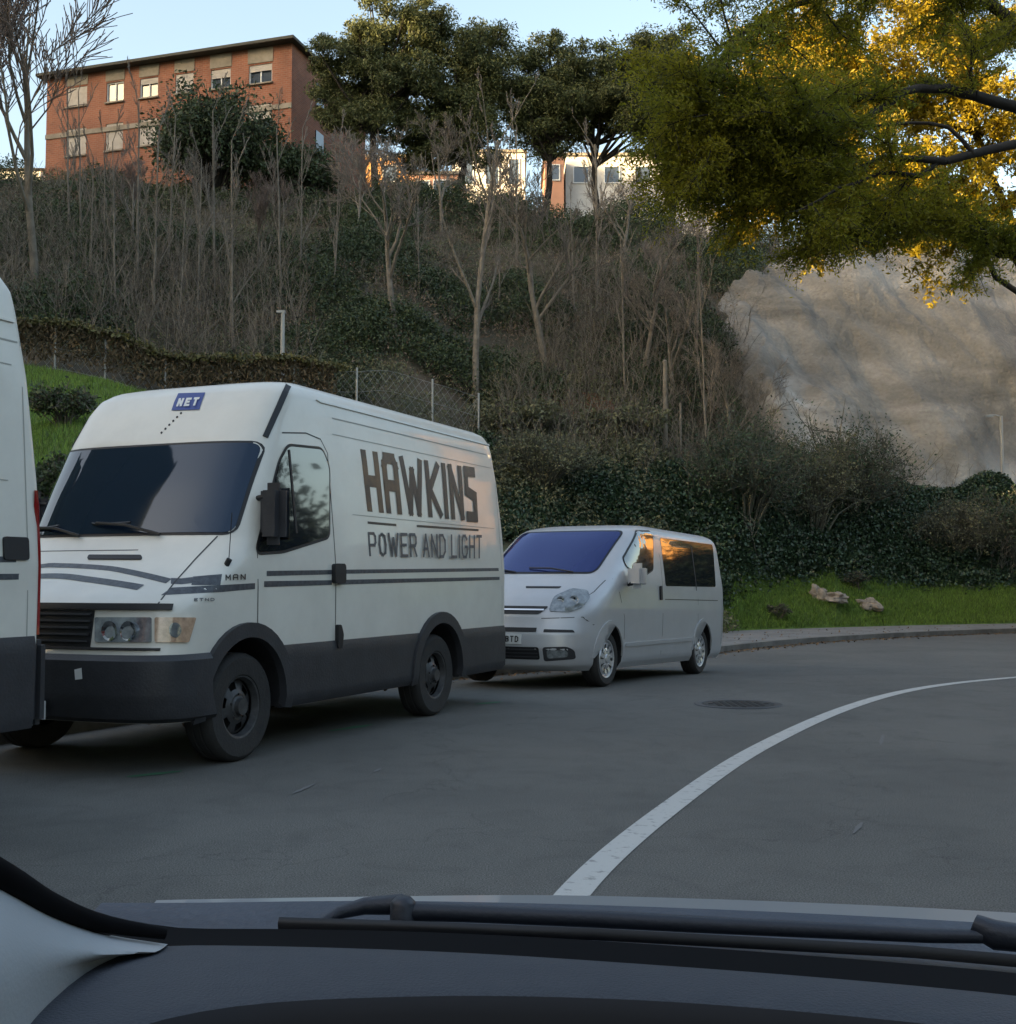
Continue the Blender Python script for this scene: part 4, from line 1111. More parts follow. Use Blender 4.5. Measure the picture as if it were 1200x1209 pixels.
    for sg in (1, -1):
        patch('bonnet_gap', S.front, poly_line([(sg * .86, 1.24), (sg * .84, 1.1), (sg * .80, 1.03)], .008), .0012, M['gap'], root)
        patch('bumper_gap', S.front, poly_line([(sg * .45, .79), (sg * .7, .80), (sg * .84, .81), (sg * .915, .72)], .009), .0012, M['gap'], root)
        patch('panel_gap', side(sg), [poly_line([(1.55, .32), (1.55, 1.2), (1.52, 1.55), (1.62, 1.84)], .009), poly_line([(2.78, .35), (2.80, .8), (2.95, 1.1), (3.05, 1.26)], .009), poly_line([(1.62, 1.845), (2.2, 1.82)], .009),
                                      line_poly((1.48, 1.03), (-.9, 1.03), .010), line_poly((.22, .45), (.22, 1.05), .008), line_poly((-.80, .4), (-.80, 1.05), .008)], .0012, M['gap'], root, cut=.3)
        patch('side_moulding', side(sg), rounded([(2.74, .455), (.42, .475), (.42, .52), (2.74, .50)], .015), .014, M['silver_paint'], root, thick=.015)
        patch('door_handle', side(sg), rounded([(1.66, 1.02), (1.60, 1.02), (1.60, 1.20), (1.66, 1.20)], .02), .022, M['black'], root, thick=.024)
        n = 20; outer = [(ax_ + .43 * math.cos(a), WZ + .02 + .43 * math.sin(a)) for ax_ in (wb,) for a in [math.pi * i / n for i in range(n + 1)]]
        for ax_ in (wb, 0):
            outer = [(ax_ + .425 * math.cos(a), WZ + .02 + .425 * math.sin(a)) for a in [math.pi * i / n for i in range(n + 1)]]
            inner = [(ax_ + .384 * math.cos(a), WZ + .02 + .384 * math.sin(a)) for a in [math.pi * i / n for i in range(n + 1)]]
            patch('wheel_arch_lip', side(sg), outer + inner[::-1], .010, M['silver_paint'], root, thick=.02)
        mr = MB(); mr.box((0, 0, 0), (.16, .24, .31)); o = mr.build('mirror', M['silver_paint'], root, 40, bevel=.065); o.location = (2.70, sg * 1.07, 1.30)
        mg = MB(); mg.box((-.078, 0, 0), (.004, .15, .2)); mg.build('mirror_glass', M['chrome'], o)
        ma = MB(); ma.tube([(.0, -sg * .05, -.08), (-.03, -sg * .16, -.10)], .03, 8); ma.build('mirror_arm', M['black'], o)
    for a, b_ in (((.5, 1.325), (-.1, 1.375)), ((-.25, 1.325), (-.78, 1.35))):
        w = MB(); pa, pb = S.front(*a), S.front(*b_); w.tube([pa + Vector((.02, 0, .01)), pa.lerp(pb, .5) + Vector((.04, 0, .03)), pb + Vector((.02, 0, .01))], .009, 6); w.build('wiper', M['black'], root)
    return root
minibus()
# ------------------------------------------------------------------ vegetation
def branch_segments(seed, H, r0, levels=4, spread=.5, nch=(3, 5), up=.25, lean=(0, 0), fork=.35, ratio=.62, wob=.12, first=.3, twig_n=3):
    R = random.Random(seed); segs = []   # (p0, p1, r0, r1, level)
    def grow_(p, d, L, r, lv):
        n = 5 if lv == 0 else (4 if lv == 1 else 3); q = p.copy(); dd = d.copy(); pts = [p.copy()]
        for i in range(n):
            dd = (dd + Vector((R.gauss(0, wob), R.gauss(0, wob), R.gauss(0, wob * .6) + up * .12)) * (1 if lv else .45)).normalized()
            q = q + dd * (L / n); pts.append(q.copy())
        rr = [r * (1 - .62 * i / n) for i in range(n + 1)]
        for i in range(n): segs.append((pts[i], pts[i + 1], rr[i], rr[i + 1], lv))
        if lv >= levels: return
        k = R.randint(*nch) + (twig_n if lv >= levels - 2 else 0) + (4 if lv == 0 else 0)
        for c in range(k):
            t = first + (1 - first) * (c + R.random()) / k if lv == 0 else .2 + .8 * (c + R.random()) / k
            f = t * n; i = min(n - 1, int(f)); w = f - i; b = pts[i].lerp(pts[i + 1], w); rb = rr[i] * (1 - w) + rr[i + 1] * w
            ax = dd.orthogonal().normalized(); ax.rotate(Matrix.Rotation(R.uniform(0, 6.28), 3, d))
            nd = (d * (1 - spread) + ax * spread * R.uniform(.7, 1.3) + Vector((0, 0, up))).normalized()
            grow_(b, nd, L * ratio * (1.15 - .5 * t) * R.uniform(.75, 1.2), rb * R.uniform(.5, .7), lv + 1)
    grow_(Vector((0, 0, -.3)), Vector((lean[0], lean[1], 1)).normalized(), H * fork, r0, 0)
    return segs

def seg_mesh(name, segs, m, sides, parent=None, minr=.006):
    """vectorised tapered prisms"""
    if not segs: return None
    A = np.array([s[0][:] for s in segs]); B = np.array([s[1][:] for s in segs]); ra = np.maximum(minr, np.array([s[2] for s in segs])); rb = np.maximum(minr, np.array([s[3] for s in segs]))
    t = unit(B - A); ref = np.where(np.abs(t[:, 2:3]) < .9, np.array([[0, 0, 1.]]), np.array([[1., 0, 0]])); a = unit(np.cross(t, ref)); c = np.cross(t, a)
    n = len(A); V = np.empty((n, 2 * sides, 3))
    for k in range(sides):
        w = 2 * math.pi * k / sides; d = a * math.cos(w) + c * math.sin(w)
        V[:, k] = A + d * ra[:, None]; V[:, sides + k] = B + d * rb[:, None]
    idx = np.arange(n)[:, None] * 2 * sides
    F = np.concatenate([idx + np.array([[k, (k + 1) % sides, sides + (k + 1) % sides, sides + k]]) for k in range(sides)], axis=0).astype(np.int32)
    me = bpy.data.meshes.new(name); me.vertices.add(n * 2 * sides); me.vertices.foreach_set('co', V.astype(np.float32).ravel())
    me.loops.add(len(F) * 4); me.loops.foreach_set('vertex_index', F.ravel()); me.polygons.add(len(F))
    me.polygons.foreach_set('loop_start', np.arange(0, len(F) * 4, 4, dtype=np.int32)); me.polygons.foreach_set('loop_total', np.full(len(F), 4, dtype=np.int32))
    me.update(calc_edges=True)
    o = finish(name, me, m, parent)
    if sides > 3: me.polygons.foreach_set('use_smooth', [True] * len(me.polygons))
    return o

def put(root, x, y, dz=0.0, s=1.0, rz=0.0):
    root.location = (x, y, Tz(x, y) + dz); root.scale = (s, s, s); root.rotation_euler = (0, 0, rz); return root

def copy_tree(root):
    r = root.copy(); COL.objects.link(r)
    for ch in root.children:
        c = ch.copy(); COL.objects.link(c); c.parent = r
        for g in ch.children:
            d = g.copy(); COL.objects.link(d); d.parent = c
    return r

def bare_tree(seed, H, r, trunk_m, twig_m, sides=5, **kw):
    root = empty('bare_tree'); sg = branch_segments(seed, H, r, **kw)
    seg_mesh('trunk', [s for s in sg if s[4] <= 1], trunk_m, 6, root, .014)
    seg_mesh('crown', [s for s in sg if s[4] > 1], twig_m, 3, root, .0095)
    return root

protos = [bare_tree(3, 13, .15, M['bark_pale'], M['twig'], levels=4, spread=.40, up=.34, fork=.88, ratio=.36, first=.28, wob=.09),
          bare_tree(8, 12, .15, M['bark_pale'], M['twig'], levels=4, spread=.50, up=.28, fork=.48, ratio=.60, first=.35),
          bare_tree(21, 9, .060, M['bark_pale'], M['twig'], levels=3, spread=.34, up=.35, fork=.92, ratio=.30, first=.15, wob=.07),
          bare_tree(34, 11, .11, M['bark_pale'], M['twig_pink'], levels=4, spread=.45, up=.30, fork=.48, ratio=.62, first=.3, twig_n=4)]
used = [False] * 4
# (photo x, photo y of the base, distance, proto, scale, rotation, label)
BT = [(562, 462, 37.0, 0, .80, .3, 'tallest pale bare tree with a straight trunk in the middle of the slope'),
      (466, 438, 39.0, 1, .95, 1.1, 'bare tree with a forked pale trunk left of the tallest bare tree'),
      (646, 436, 40.0, 1, .95, 2.3, 'slender bare tree right of the tallest bare tree'),
      (34, 330, 38.0, 3, 1.55, 1.4, 'large pinkish twigged bare tree at the left edge of the photo'),
      (74, 280, 46.0, 2, .8, 1.7, 'thin bare tree with a pole-like trunk under the left end of the brick building'),
      (100, 372, 38.0, 2, .62, .5, 'thin bare sapling leftmost behind the fence'), (132, 380, 37.0, 2, .7, 2.5, 'second thin bare sapling from the left behind the fence'),
      (90, 330, 43, 2, .8, 2.2, 'thin bare sapling below the left windows of the brick building'), (118, 340, 41, 2, .62, 1.2, 'short thin sapling below the second window of the brick building'),
      (156, 350, 41, 2, .85, .7, 'tall thin sapling in front of the middle of the brick building'), (192, 330, 44, 2, .75, 5.7, 'thin sapling left of the dark evergreen tree'), (228, 400, 39, 2, .7, .1, 'thin sapling behind the fence below the dark evergreen tree'),
      (250, 350, 42, 2, .85, 2.9, 'thin sapling directly below the dark evergreen tree'), (330, 380, 41, 2, .8, 1.9, 'thin sapling rising behind the metal pole'), (352, 330, 45, 2, .7, 3.6, 'thin sapling below the dark bush beside the brick building'),
      (392, 380, 42, 2, .72, 4.4, 'thin sapling left of the forked bare tree'), (494, 340, 44, 2, .55, .9, 'thin sapling between the two tallest bare trees'), (590, 330, 46, 2, .5, 3.3, 'thin sapling right of the tallest bare tree, higher up the slope'), (680, 350, 45, 2, .55, 1.5, 'thin sapling below the leaning pine'),
      (740, 440, 39, 2, .7, 2.6, 'thin sapling left of the wooden post'), (824, 400, 43, 2, .9, 3.9, 'thin sapling left of the rock face top'), (176, 392, 37.5, 2, .78, 4.0, 'thin grey bare sapling rising above the middle of the left fence'), (207, 396, 38.5, 2, .55, 5.0, 'short bare sapling behind the left fence'),
      (272, 412, 36.5, 2, .82, 3.1, 'bare sapling just left of the light pole'), (300, 300, 44.0, 3, .55, 2.0, 'small bare tree in front of the brick building right end'),
      (236, 300, 45.0, 1, .55, 3.0, 'small bare tree below the dark evergreen'), (520, 262, 52.0, 1, .62, 3.4, 'bare tree high on the slope below the white block'),
      (705, 330, 47.0, 0, .55, 4.1, 'bare tree high on the slope below the long white building'), (762, 420, 41.0, 1, .72, 5.2, 'bare tree left of the wooden post'),
      (800, 440, 40.0, 1, .66, .9, 'brown bare tree beside the wooden post'), (838, 500, 37.0, 2, .86, 1.2, 'bare tree at the left foot of the rock face'),
      (876, 510, 37.5, 1, .60, 2.2, 'pale bare tree in front of the left edge of the rock face'), (735, 300, 50.0, 1, .60, 5.6, 'bare tree near the top of the slope right of the pines'),
      (610, 300, 49.0, 2, .80, .2, 'bare tree in the upper middle of the slope'), (420, 290, 49.0, 3, .58, 4.6, 'pinkish bare tree below the leftmost pine'),
      (930, 290, 56.0, 2, .7, 4.6, 'bare tree on top of the rock face'), (150, 300, 46, 3, .5, 5.1, 'small reddish bare tree below the brick building middle')]
for px, py, Y, k, s, rz, lab in BT:
    r = protos[k] if not used[k] else copy_tree(protos[k]); used[k] = True
    x = (px - 600) / F_PX * Y; put(r, x, Y, 0, s, rz); tag(r, lab, 'tree', 'bare trees on the hillside')
# dense thin stems on the left slope and right of centre: thickets nobody could count
def thicket(name, label, boxes, n, m, hmin, hmax, r=.012):
    A = []; 
    for (p0, p1, y0, y1), k in boxes:
        for _ in range(k):
            px = rng.uniform(p0, p1); Y = rng.uniform(y0, y1); x = (px - 600) / F_PX * Y; z = Tz(x, Y); h_ = rng.uniform(hmin, hmax)
            p = Vector((x, Y, z - .1)); d = Vector((rng.gauss(0, .22), rng.gauss(0, .2), 1)).normalized(); q = p
            for i in range(3):
                d2 = (d + Vector((rng.gauss(0, .13), rng.gauss(0, .13), 0))).normalized(); e = q + d2 * h_ / 3; A.append((q, e, r * (1.3 - i * .3), r * (1 - i * .3), 0))
                for _t in range(3):
                    td = (d2 * .6 + Vector((rng.gauss(0, .6), rng.gauss(0, .6), rng.uniform(0, .5)))).normalized(); s_ = q.lerp(e, rng.random()); A.append((s_, s_ + td * h_ * .22, r * .55, r * .3, 1))
                q = e
    return tag(seg_mesh(name, A, m, 3, None, .006), label, 'scrub', kind='stuff')
thicket('thicket', 'dense brown leafless stems covering the slope behind the left fence', [((-60, 360, 33.5, 44), 800), ((640, 880, 38, 48), 350)], 0, M['dead'], 1.0, 2.8, .013)
thicket('thicket', 'low brown stems along the top of the slope below the houses', [((-60, 880, 42, 57), 1800)], 0, M['dead'], .4, 1.2, .010)
thicket('thicket', 'brown leafless stems standing above the dark ivy bank', [((590, 900, 33, 40), 600), ((860, 1230, 38, 43), 450), ((800, 1300, 54, 62), 900)], 0, M['dead'], .7, 2.2, .010)

def scatter_leaves(boxes, dens_noise=.0, seed=0, hmax=1.0, base=.0, ns=.25):
    P = []
    for (p0, p1, y0, y1), k, hm in boxes:
        for _ in range(k):
            px = rng.uniform(p0, p1); Y = rng.uniform(y0, y1); x = (px - 600) / F_PX * Y
            n = noise.fractal(Vector((x * ns, Y * ns, 5 + seed)), 1, 2, 3)
            if n < dens_noise: continue
            h_ = hm * min(1.4, (n - dens_noise) * 1.6 + .1); P.append((x, Y, Tz(x, Y) + base + h_ * (rng.random() ** .6)))
    return np.array(P)
def clumps(P, k, rad, flat=.7):
    """k points round each of P, mostly on the clump's surface"""
    n = len(P); D = unit(nr.normal(size=(n * k, 3))) * rad * nr.uniform(.35, 1, size=(n * k, 1)) ** .6; D[:, 2] *= flat
    return np.repeat(P, k, axis=0) + D

# undergrowth on the slope
P = scatter_leaves([((-60, 440, 33.5, 55), 8500, .9), ((400, 900, 37, 57), 11000, 1.2), ((860, 1250, 54, 64), 1500, 1.2)], -.12, 1)
np_mesh('undergrowth', leaves(clumps(P, 24, .44), .115, .5), 4, M['ever']); tag(bpy.data.objects['undergrowth'], 'dark evergreen undergrowth covering the hillside between bare trees', 'undergrowth', kind='stuff')
P = scatter_leaves([((-60, 860, 33, 59), 8000, .7), ((560, 860, 29, 39), 3500, 1.0)], -.2, 3)
tag(np_mesh('brambles', leaves(clumps(P, 15, .42), .11, .4), 4, M['scrub']), 'dull green and brown brambles spread over the slope', 'brambles', kind='stuff')
M['dryleaf'] = mat('dry_leaves', (.165, .122, .09), .9, island=.5)
P = scatter_leaves([((-60, 880, 34, 60), 4500, .7)], -.1, 8)
tag(np_mesh('dry_brush', leaves(clumps(P, 12, .45), .12, .3), 4, M['dryleaf']), 'brown dry brush and dead leaves on the upper slope', 'brush', kind='stuff')

# ivy bank: thick dark leaves over humps right behind the pavement grass
def ivy_top(px):
    return float(np.interp(px, [560, 600, 680, 760, 820, 880, 950, 1000, 1080, 1140, 1200, 1300], [590, 590, 560, 535, 540, 520, 545, 560, 575, 580, 575, 575]))
def ivy_foot(px): return float(np.interp(px, [560, 850, 930, 985, 1040, 1100, 1140, 1200, 1300], [28.6, 31.2, 33.2, 34.6, 35.6, 36.3, 36.6, 38.0, 40]))
V = []
for _ in range(52000):
    px = rng.uniform(560, 1320); y0 = ivy_foot(px); t = rng.random(); Y = y0 + t * 5.5; x = (px - 600) / F_PX * Y
    g = Tz(x, Y); n = noise.fractal(Vector((x * .32, Y * .32, 3)), 1, 2, 4); z1 = zpix(ivy_top(px), y0 + 4) + n * .5
    z0 = gz(x, Y)
    top = min(z1, z0 + .3 + (z1 - z0) * (1 - (1 - t) ** 2.2) + n * .7)
    top = max(top, g + .15)
    z = top - abs(rng.gauss(0, .10)) 
    if t < .08: z = rng.uniform(z0 + .1, top)
    V.append((x, Y + n * .5 + rng.gauss(0, .08), z))
tag(np_mesh('ivy_bank', leaves(clumps(np.array(V), 7, .24, 1), .105, .7, flat=.0, droop=(0, -.3, -.6)), 4, M['ivy']), 'thick dark green ivy bank behind the roadside grass', 'ivy', kind='stuff')

# grass: the lit-green bank on the left and the strip by the pavement
def grass(name, label, pts, hgt, wdt):
    P = np.array(pts); n = len(P); d = unit(np.stack([nr.normal(size=n) * .35, nr.normal(size=n) * .35, np.ones(n)], 1)); s = unit(np.cross(d, nr.normal(size=(n, 3)))); h_ = hgt * nr.uniform(.5, 1.3, size=(n, 1))
    V = np.empty((n, 3, 3)); V[:, 0] = P - s * wdt; V[:, 1] = P + s * wdt; V[:, 2] = P + d * h_
    return tag(np_mesh(name, V.reshape(-1, 3), 3, M['grassblade']), label, 'grass', kind='stuff')
def pts_in(p0, p1, fy0, fy1, n):
    out = []
    for _ in range(n):
        px = rng.uniform(p0, p1); u = (px - 600) / F_PX; a, b_ = fy0(px, u), fy1(px, u); Y = a + (b_ - a) * rng.random(); x = u * Y; out.append((x, Y, Tz(x, Y) - .01))
    return out
grass('grass', 'green grass slope below the fence behind the left vans', pts_in(-80, 330, lambda p, u: rear_y(u) + .2, lambda p, u: 31, 60000), .16, .012)
grass('grass', 'short bright green roadside grass beyond the pavement', pts_in(640, 1300, lambda p, u: rear_y(u) + .03, lambda p, u: ivy_foot(p) + .6, 70000), .13, .011)

# leafy bush with its own stems
def bush(name, label, px, Y, w, hgt, m, n, leafs=.14, stems=40, dz=0, cat='bush', group=None, stem_m=None, flat=1.0, airy=0.0):
    x = (px - 600) / F_PX * Y; root = empty(name, (x, Y, Tz(x, Y) + dz)); tag(root, label, cat, group)
    sg = []; tips = []
    for _ in range(stems):
        a = rng.uniform(0, 6.28); e = rng.uniform(.15, 1.0) ** .6; tp = Vector((math.cos(a) * w / 2 * e, math.sin(a) * w / 2 * e, hgt * rng.uniform(.55, 1) * math.sqrt(max(.05, 1 - (e * .85) ** 2))))
        p = Vector((rng.gauss(0, .06), rng.gauss(0, .06), -.1)); mid = tp * .45 + Vector((rng.gauss(0, .1), rng.gauss(0, .1), hgt * .12))
        sg += [(p, mid, .03 * hgt / 2, .018 * hgt / 2, 0), (mid, tp, .018 * hgt / 2, .008, 1)]; tips.append(tp)
        for _k in range(7):
            t = rng.uniform(.2, 1); b_ = mid.lerp(tp, t); c = b_ + Vector((rng.gauss(0, .22), rng.gauss(0, .22), rng.gauss(.12, .18))) * hgt * .4; sg.append((b_, c, .009, .006, 1)); tips.append(c)
            for _j in range(3): e2 = c + Vector((rng.gauss(0, .1), rng.gauss(0, .1), rng.gauss(.05, .1))) * hgt * .5; sg.append((b_.lerp(c, rng.random()), e2, .007, .005, 1))
    seg_mesh('stems', sg, stem_m or M['bark'], 4, root, .006)
    if n:
        T = np.array([t[:] for t in tips]); P = T[nr.integers(0, len(T), n)] + nr.normal(size=(n, 3)) * np.array([w, w, hgt * flat]) * (.055 + airy)
        seg = np_mesh('foliage', leaves(P, leafs, .5), 4, m, root)
    return root
bush('evergreen_tree', 'dark evergreen tree growing in front of the brick building', 246, 54, 5.6, 5.9, M['ever'], 16000, .20, 70, -.2, 'tree', stem_m=M['bark_dark'])
bush('evergreen_bush', 'dark bush against the right end of the brick building', 318, 55, 4.2, 2.8, M['ever'], 7000, .18, 40)
bush('evergreen_bush', 'dark bush between the brick building and the leftmost pine', 362, 56, 3.6, 2.6, M['ever'], 7000, .18, 40)
bush('evergreen_bush', 'small dark bush on the grass at the left edge', 72, 22.5, 1.2, .9, M['ever'], 2600, .08, 30)
bush('evergreen_bush', 'dark bush on the grass slope touching the left van roof', 48, 17.6, 1.2, .9, M['ever'], 5000, .08, 40)
bush('round_shrub', 'round wispy shrub with bare stems in front of the rock face', 1003, 37.9, 4.3, 4.3, M['ivy'], 6500, .085, 75, .0, stem_m=M['twig_green'], airy=.005)
bush('round_shrub', 'wispy shrub at the left foot of the rock face', 905, 36.4, 3.0, 3.0, M['scrub'], 1300, .11, 60, -.3, stem_m=M['twig_green'])
bush('round_shrub', 'wispy green shrub right of the round shrub', 1135, 39.3, 3.2, 2.2, M['ivy'], 2600, .10, 50, .2, stem_m=M['twig_green'])
bush('bramble_bush', 'yellowish green bush below the bare earth patch', 618, 35, 2.6, 1.3, M['scrub'], 4000, .13, 36)
bush('bramble_bush', 'yellowish green bush right of the bare earth patch', 735, 36, 3.0, 1.5, M['scrub'], 4000, .13, 36)
bush('bramble_bush', 'grey twiggy bush above the silver van roof', 640, 31.8, 3.4, 1.8, M['scrub'], 5000, .08, 50, stem_m=M['twig_green'])
bush('bramble_bush', 'tall grey twiggy bush standing right of the silver van', 880, 33.8, 3.2, 3.9, M['ivy'], 9000, .08, 60, stem_m=M['twig_green'])
bush('bramble_bush', 'grey twiggy bush in the middle of the ivy bank', 960, 35.8, 3.4, 3.2, M['scrub'], 7000, .08, 50, stem_m=M['twig_green'])
bush('bramble_bush', 'dull olive twiggy bush low in the right part of the ivy bank', 1120, 38.2, 3.8, 2.3, M['scrub'], 4500, .08, 70, stem_m=M['twig_green'])
bush('bramble_bush', 'grey twiggy bush near the right end of the ivy bank', 1190, 39.0, 3.0, 2.6, M['ivy'], 6000, .08, 50, stem_m=M['twig_green'])
bush('bramble_bush', 'small dark bush on the grass between the two pale stones', 1010, 34.6, .9, .55, M['ivy'], 1200, .06, 24)
bush('bramble_bush', 'small dark weed clump on the roadside grass near the silver van', 918, 31.8, .7, .42, M['ever'], 700, .05, 20)

# pale stones on the grass
def rock_obj(px, py, w, hgt, label):
    Y = 33.2; 
    for _ in range(30):
        p = at_y(px, py, Y); 
        if p.z < Tz(p.x, Y): break
        Y += .15
    bm = bmesh.new(); bmesh.ops.create_icosphere(bm, subdivisions=4, radius=.5)
    for v in bm.verts:
        n = noise.fractal(v.co * 2.2 + Vector((px, 0, 0)), 1, 2, 4); v.co *= 1 + .6 * n + .12 * noise.noise(v.co * 9); v.co.x *= w; v.co.y *= w * .6; v.co.z *= hgt
    me = bpy.data.meshes.new('stone'); bm.to_mesh(me); bm.free(); o = finish('stone', me, M['stone'], None, 30); o.location = (p.x, Y, Tz(p.x, Y) + hgt * .25); tag(o, label, 'stone', 'pale stones on the roadside grass')
rock_obj(967, 716, .42, .46, 'small upright pale stone leftmost on the roadside grass'); rock_obj(985, 719, .75, .32, 'long low pale stone on the roadside grass'); rock_obj(1027, 722, .62, .42, 'pale stone rightmost on the roadside grass')
# clay patch
cp = at_y(650, 455, 38); b = MB()
bm = bmesh.new(); bmesh.ops.create_grid(bm, x_segments=24, y_segments=10, size=.5)
for v in bm.verts:
    x = cp.x + v.co.x * 4.2; Y = 38.3 + v.co.y * 1.6; n = noise.fractal(Vector((x * .8, Y * .8, 2)), 1, 2, 4); v.co = Vector((x, Y - .2 + n * .3, Tz(x, Y) + .35 * (1 - 2 * abs(v.co.x)) + .3 * n))
me = bpy.data.meshes.new('bare_earth'); bm.to_mesh(me); bm.free(); tag(finish('bare_earth', me, M['clay'], None, 180), kind='structure')

# fence along the grass slope: posts, wire mesh and the dry hedge woven on it
def fence():
    ptsf = [(-60, 31.0), (60, 31.4), (150, 31.8), (240, 32.1), (300, 32.4), (360, 32.7), (420, 33.0), (470, 33.4), (510, 33.8), (565, 34.4)]
    W3 = []
    for i in range(len(ptsf) - 1):
        for k in range(4):
            t = k / 4; px = ptsf[i][0] * (1 - t) + ptsf[i + 1][0] * t; Y = ptsf[i][1] * (1 - t) + ptsf[i + 1][1] * t; W3.append((px, Y))
    W3.append(ptsf[-1]); W3 = [Vector(((px - 600) / F_PX * Y, Y, Tz((px - 600) / F_PX * Y, Y))) for px, Y in W3]
    root = empty('wire_fence', W3[0]); tag(root, 'wire mesh fence with dry brown vines running above the green grass slope', 'fence')
    o0 = W3[0]; hf = 1.15
    for px, Y in [(60, 31.4), (120, 31.7), (192, 31.95), (270, 32.25), (345, 32.6), (420, 33.0), (510, 33.8), (565, 34.4)]:
        x = (px - 600) / F_PX * Y; z = Tz(x, Y); b = MB(); b.tube([(x - o0.x, Y - o0.y, z - .2 - o0.z), (x - o0.x, Y - o0.y, z + hf + .12 - o0.z)], .032, 8); b.build('post', M['galv'], root, 60)
    sg = []
    for i in range(len(W3) - 1):
        for hh in (0.02, hf * .5, hf): sg.append((W3[i] - o0 + Vector((0, 0, hh)), W3[i + 1] - o0 + Vector((0, 0, hh)), .006, .006, 0))
    L = sum((W3[i + 1] - W3[i]).length for i in range(len(W3) - 1)); n = int(L / .22)
    def along(t):
        d = t * L
        for i in range(len(W3) - 1):
            l = (W3[i + 1] - W3[i]).length
            if d <= l: return W3[i].lerp(W3[i + 1], d / l) - o0
            d -= l
        return W3[-1] - o0
    for k in range(n):
        a = along(k / n); 
        for sgn in (1, -1):
            e = along(min(1, max(0, (k + sgn * 4) / n))); sg.append((a, e + Vector((0, 0, hf)), .0035, .0035, 0))
    seg_mesh('mesh', sg, M['galv'], 3, root, .003)
    P = []
    for _ in range(9000):
        t = rng.random() ** 1.0 * .70; p = along(t); n_ = noise.noise(Vector((t * 30, 0, 0))); z = rng.random() ** (.5) * hf * 1.12 * (1 + .15 * n_); P.append((p.x + rng.gauss(0, .05), p.y + rng.gauss(0, .09), p.z + z))
    np_mesh('vines', leaves(np.array(P), .17, .28, droop=(0, 0, .9)), 4, M['hedge'], root)
    P = []
    for _ in range(3500):
        t = rng.random() * .72; p = along(t); P.append((p.x + rng.gauss(0, .08), p.y + rng.gauss(0, .14), p.z + hf * 1.1 + rng.gauss(0, .06) + .06 * noise.noise(Vector((t * 60, 3, 0)))))
    M['toplf'] = mat('olive_top_vines', (.10, .095, .035), .8, island=.4)
    np_mesh('top_vines', leaves(np.array(P), .13, .5), 4, M['toplf'], root)
fence()

# poles
def pole(name, label, px, pyb, pyt, Y, r, m, cap, cat='pole'):
    x = (px - 600) / F_PX * Y; zb = Tz(x, Y); zt = zpix(pyt, Y); root = empty(name, (x, Y, zb)); tag(root, label, cat)
    b = MB(); b.tube([(0, 0, -.3), (0, 0, zt - zb)], [r * 1.15, r], 10); b.build('post', m, root, 60)
    b = MB()
    if cap == 'flat': b.box((-.05, 0, zt - zb + .02), (.24, .14, .07))
    elif cap == 'lamp': b.tube([(0, 0, zt - zb - .04), (-.2, 0, zt - zb + .02), (-.42, 0, zt - zb + .02)], .03, 6); b.box((-.42, 0, zt - zb + .0), (.26, .12, .07))
    else: b.tube([(0, 0, zt - zb), (0, 0, zt - zb + .06)], [r * 1.2, r * .5], 8)
    b.build('cap', m, root, 60)
pole('metal_pole', 'grey metal pole with a small flat cap rising behind the lettered van roof', 331, 440, 369, 33.5, .06, M['galv'], 'flat')
pole('wooden_post', 'pale wooden post standing among the trees right of centre', 787, 525, 427, 36.5, .07, M['bark_pale'], 'top', 'post')
pole('wooden_post', 'short thin pale post right of the tall wooden post', 805, 530, 478, 36.0, .035, M['bark_pale'], 'top', 'post')
pole('street_lamp', 'small lamp post at the right foot of the rock face', 1186, 560, 491, 42.5, .06, M['galv'], 'lamp', 'lamp post')

# pines on the ridge
def pine(seed, H, crown, trunk_r=.28, lean=(0, 0), nclump=52, leafn=300):
    """umbrella pine: bare trunk, limbs, crown made of needle clumps; crown = list of (x, z, rx, rz) lobes"""
    R = random.Random(seed); root = empty('pine_tree'); segs = []; P = []
    top = Vector((lean[0] * H, lean[1] * H, H * .8)); pts = [Vector((0, 0, -.5))]
    for i in range(1, 7): t = i / 6; pts.append(Vector((top.x * t + R.gauss(0, .12), top.y * t + R.gauss(0, .12), H * .8 * t)))
    for i in range(6): segs.append((pts[i], pts[i + 1], trunk_r * (1 - .12 * i), trunk_r * (1 - .12 * (i + 1)), 0))
    for lx, lz, rx, rz in crown:
        rx *= 1.42; rz *= 1.24
        for k in range(max(6, int(nclump * rx * rz / 4.4))):
            a = R.uniform(0, 6.28); e = R.random() ** .45; zz = R.uniform(-1, 1); rr = math.sqrt(max(0, 1 - zz * zz)) * e
            c = Vector((lx + math.cos(a) * rx * rr, math.sin(a) * rx * .8 * rr, lz + rz * zz * e))
            P.append((c, R.uniform(.45, .95)))
            if k % 3 == 0:
                s = pts[R.choice([3, 4, 5, 6])]; mid = s.lerp(c, .5) + Vector((0, 0, -.2)); segs += [(s, mid, .09, .06, 1), (mid, c, .06, .02, 1)]
    seg_mesh('trunk', segs, M['bark_dark'], 6, root, .02)
    C = np.concatenate([np.array(c[:]) + unit(nr.normal(size=(leafn, 3))) * (nr.random((leafn, 1)) ** .5) * np.array([r, r, r * .62]) for c, r in P])
    np_mesh('crown', leaves(C, .21, .28, droop=(0, 0, .35)), 4, M['pine'], root)
    return root
PX = F_PX / 62.0
def px_lobe(pxs, Y, bx, by):
    """photo-measured lobes (centre x, centre y, half width, half height) to metres about the trunk foot"""
    k = Y / F_PX; zb = Tz((bx - 600) * k, Y); return [((cx - bx) * k, zpix(cy, Y) - zb, w * k, h_ * k) for cx, cy, w, h_ in pxs]
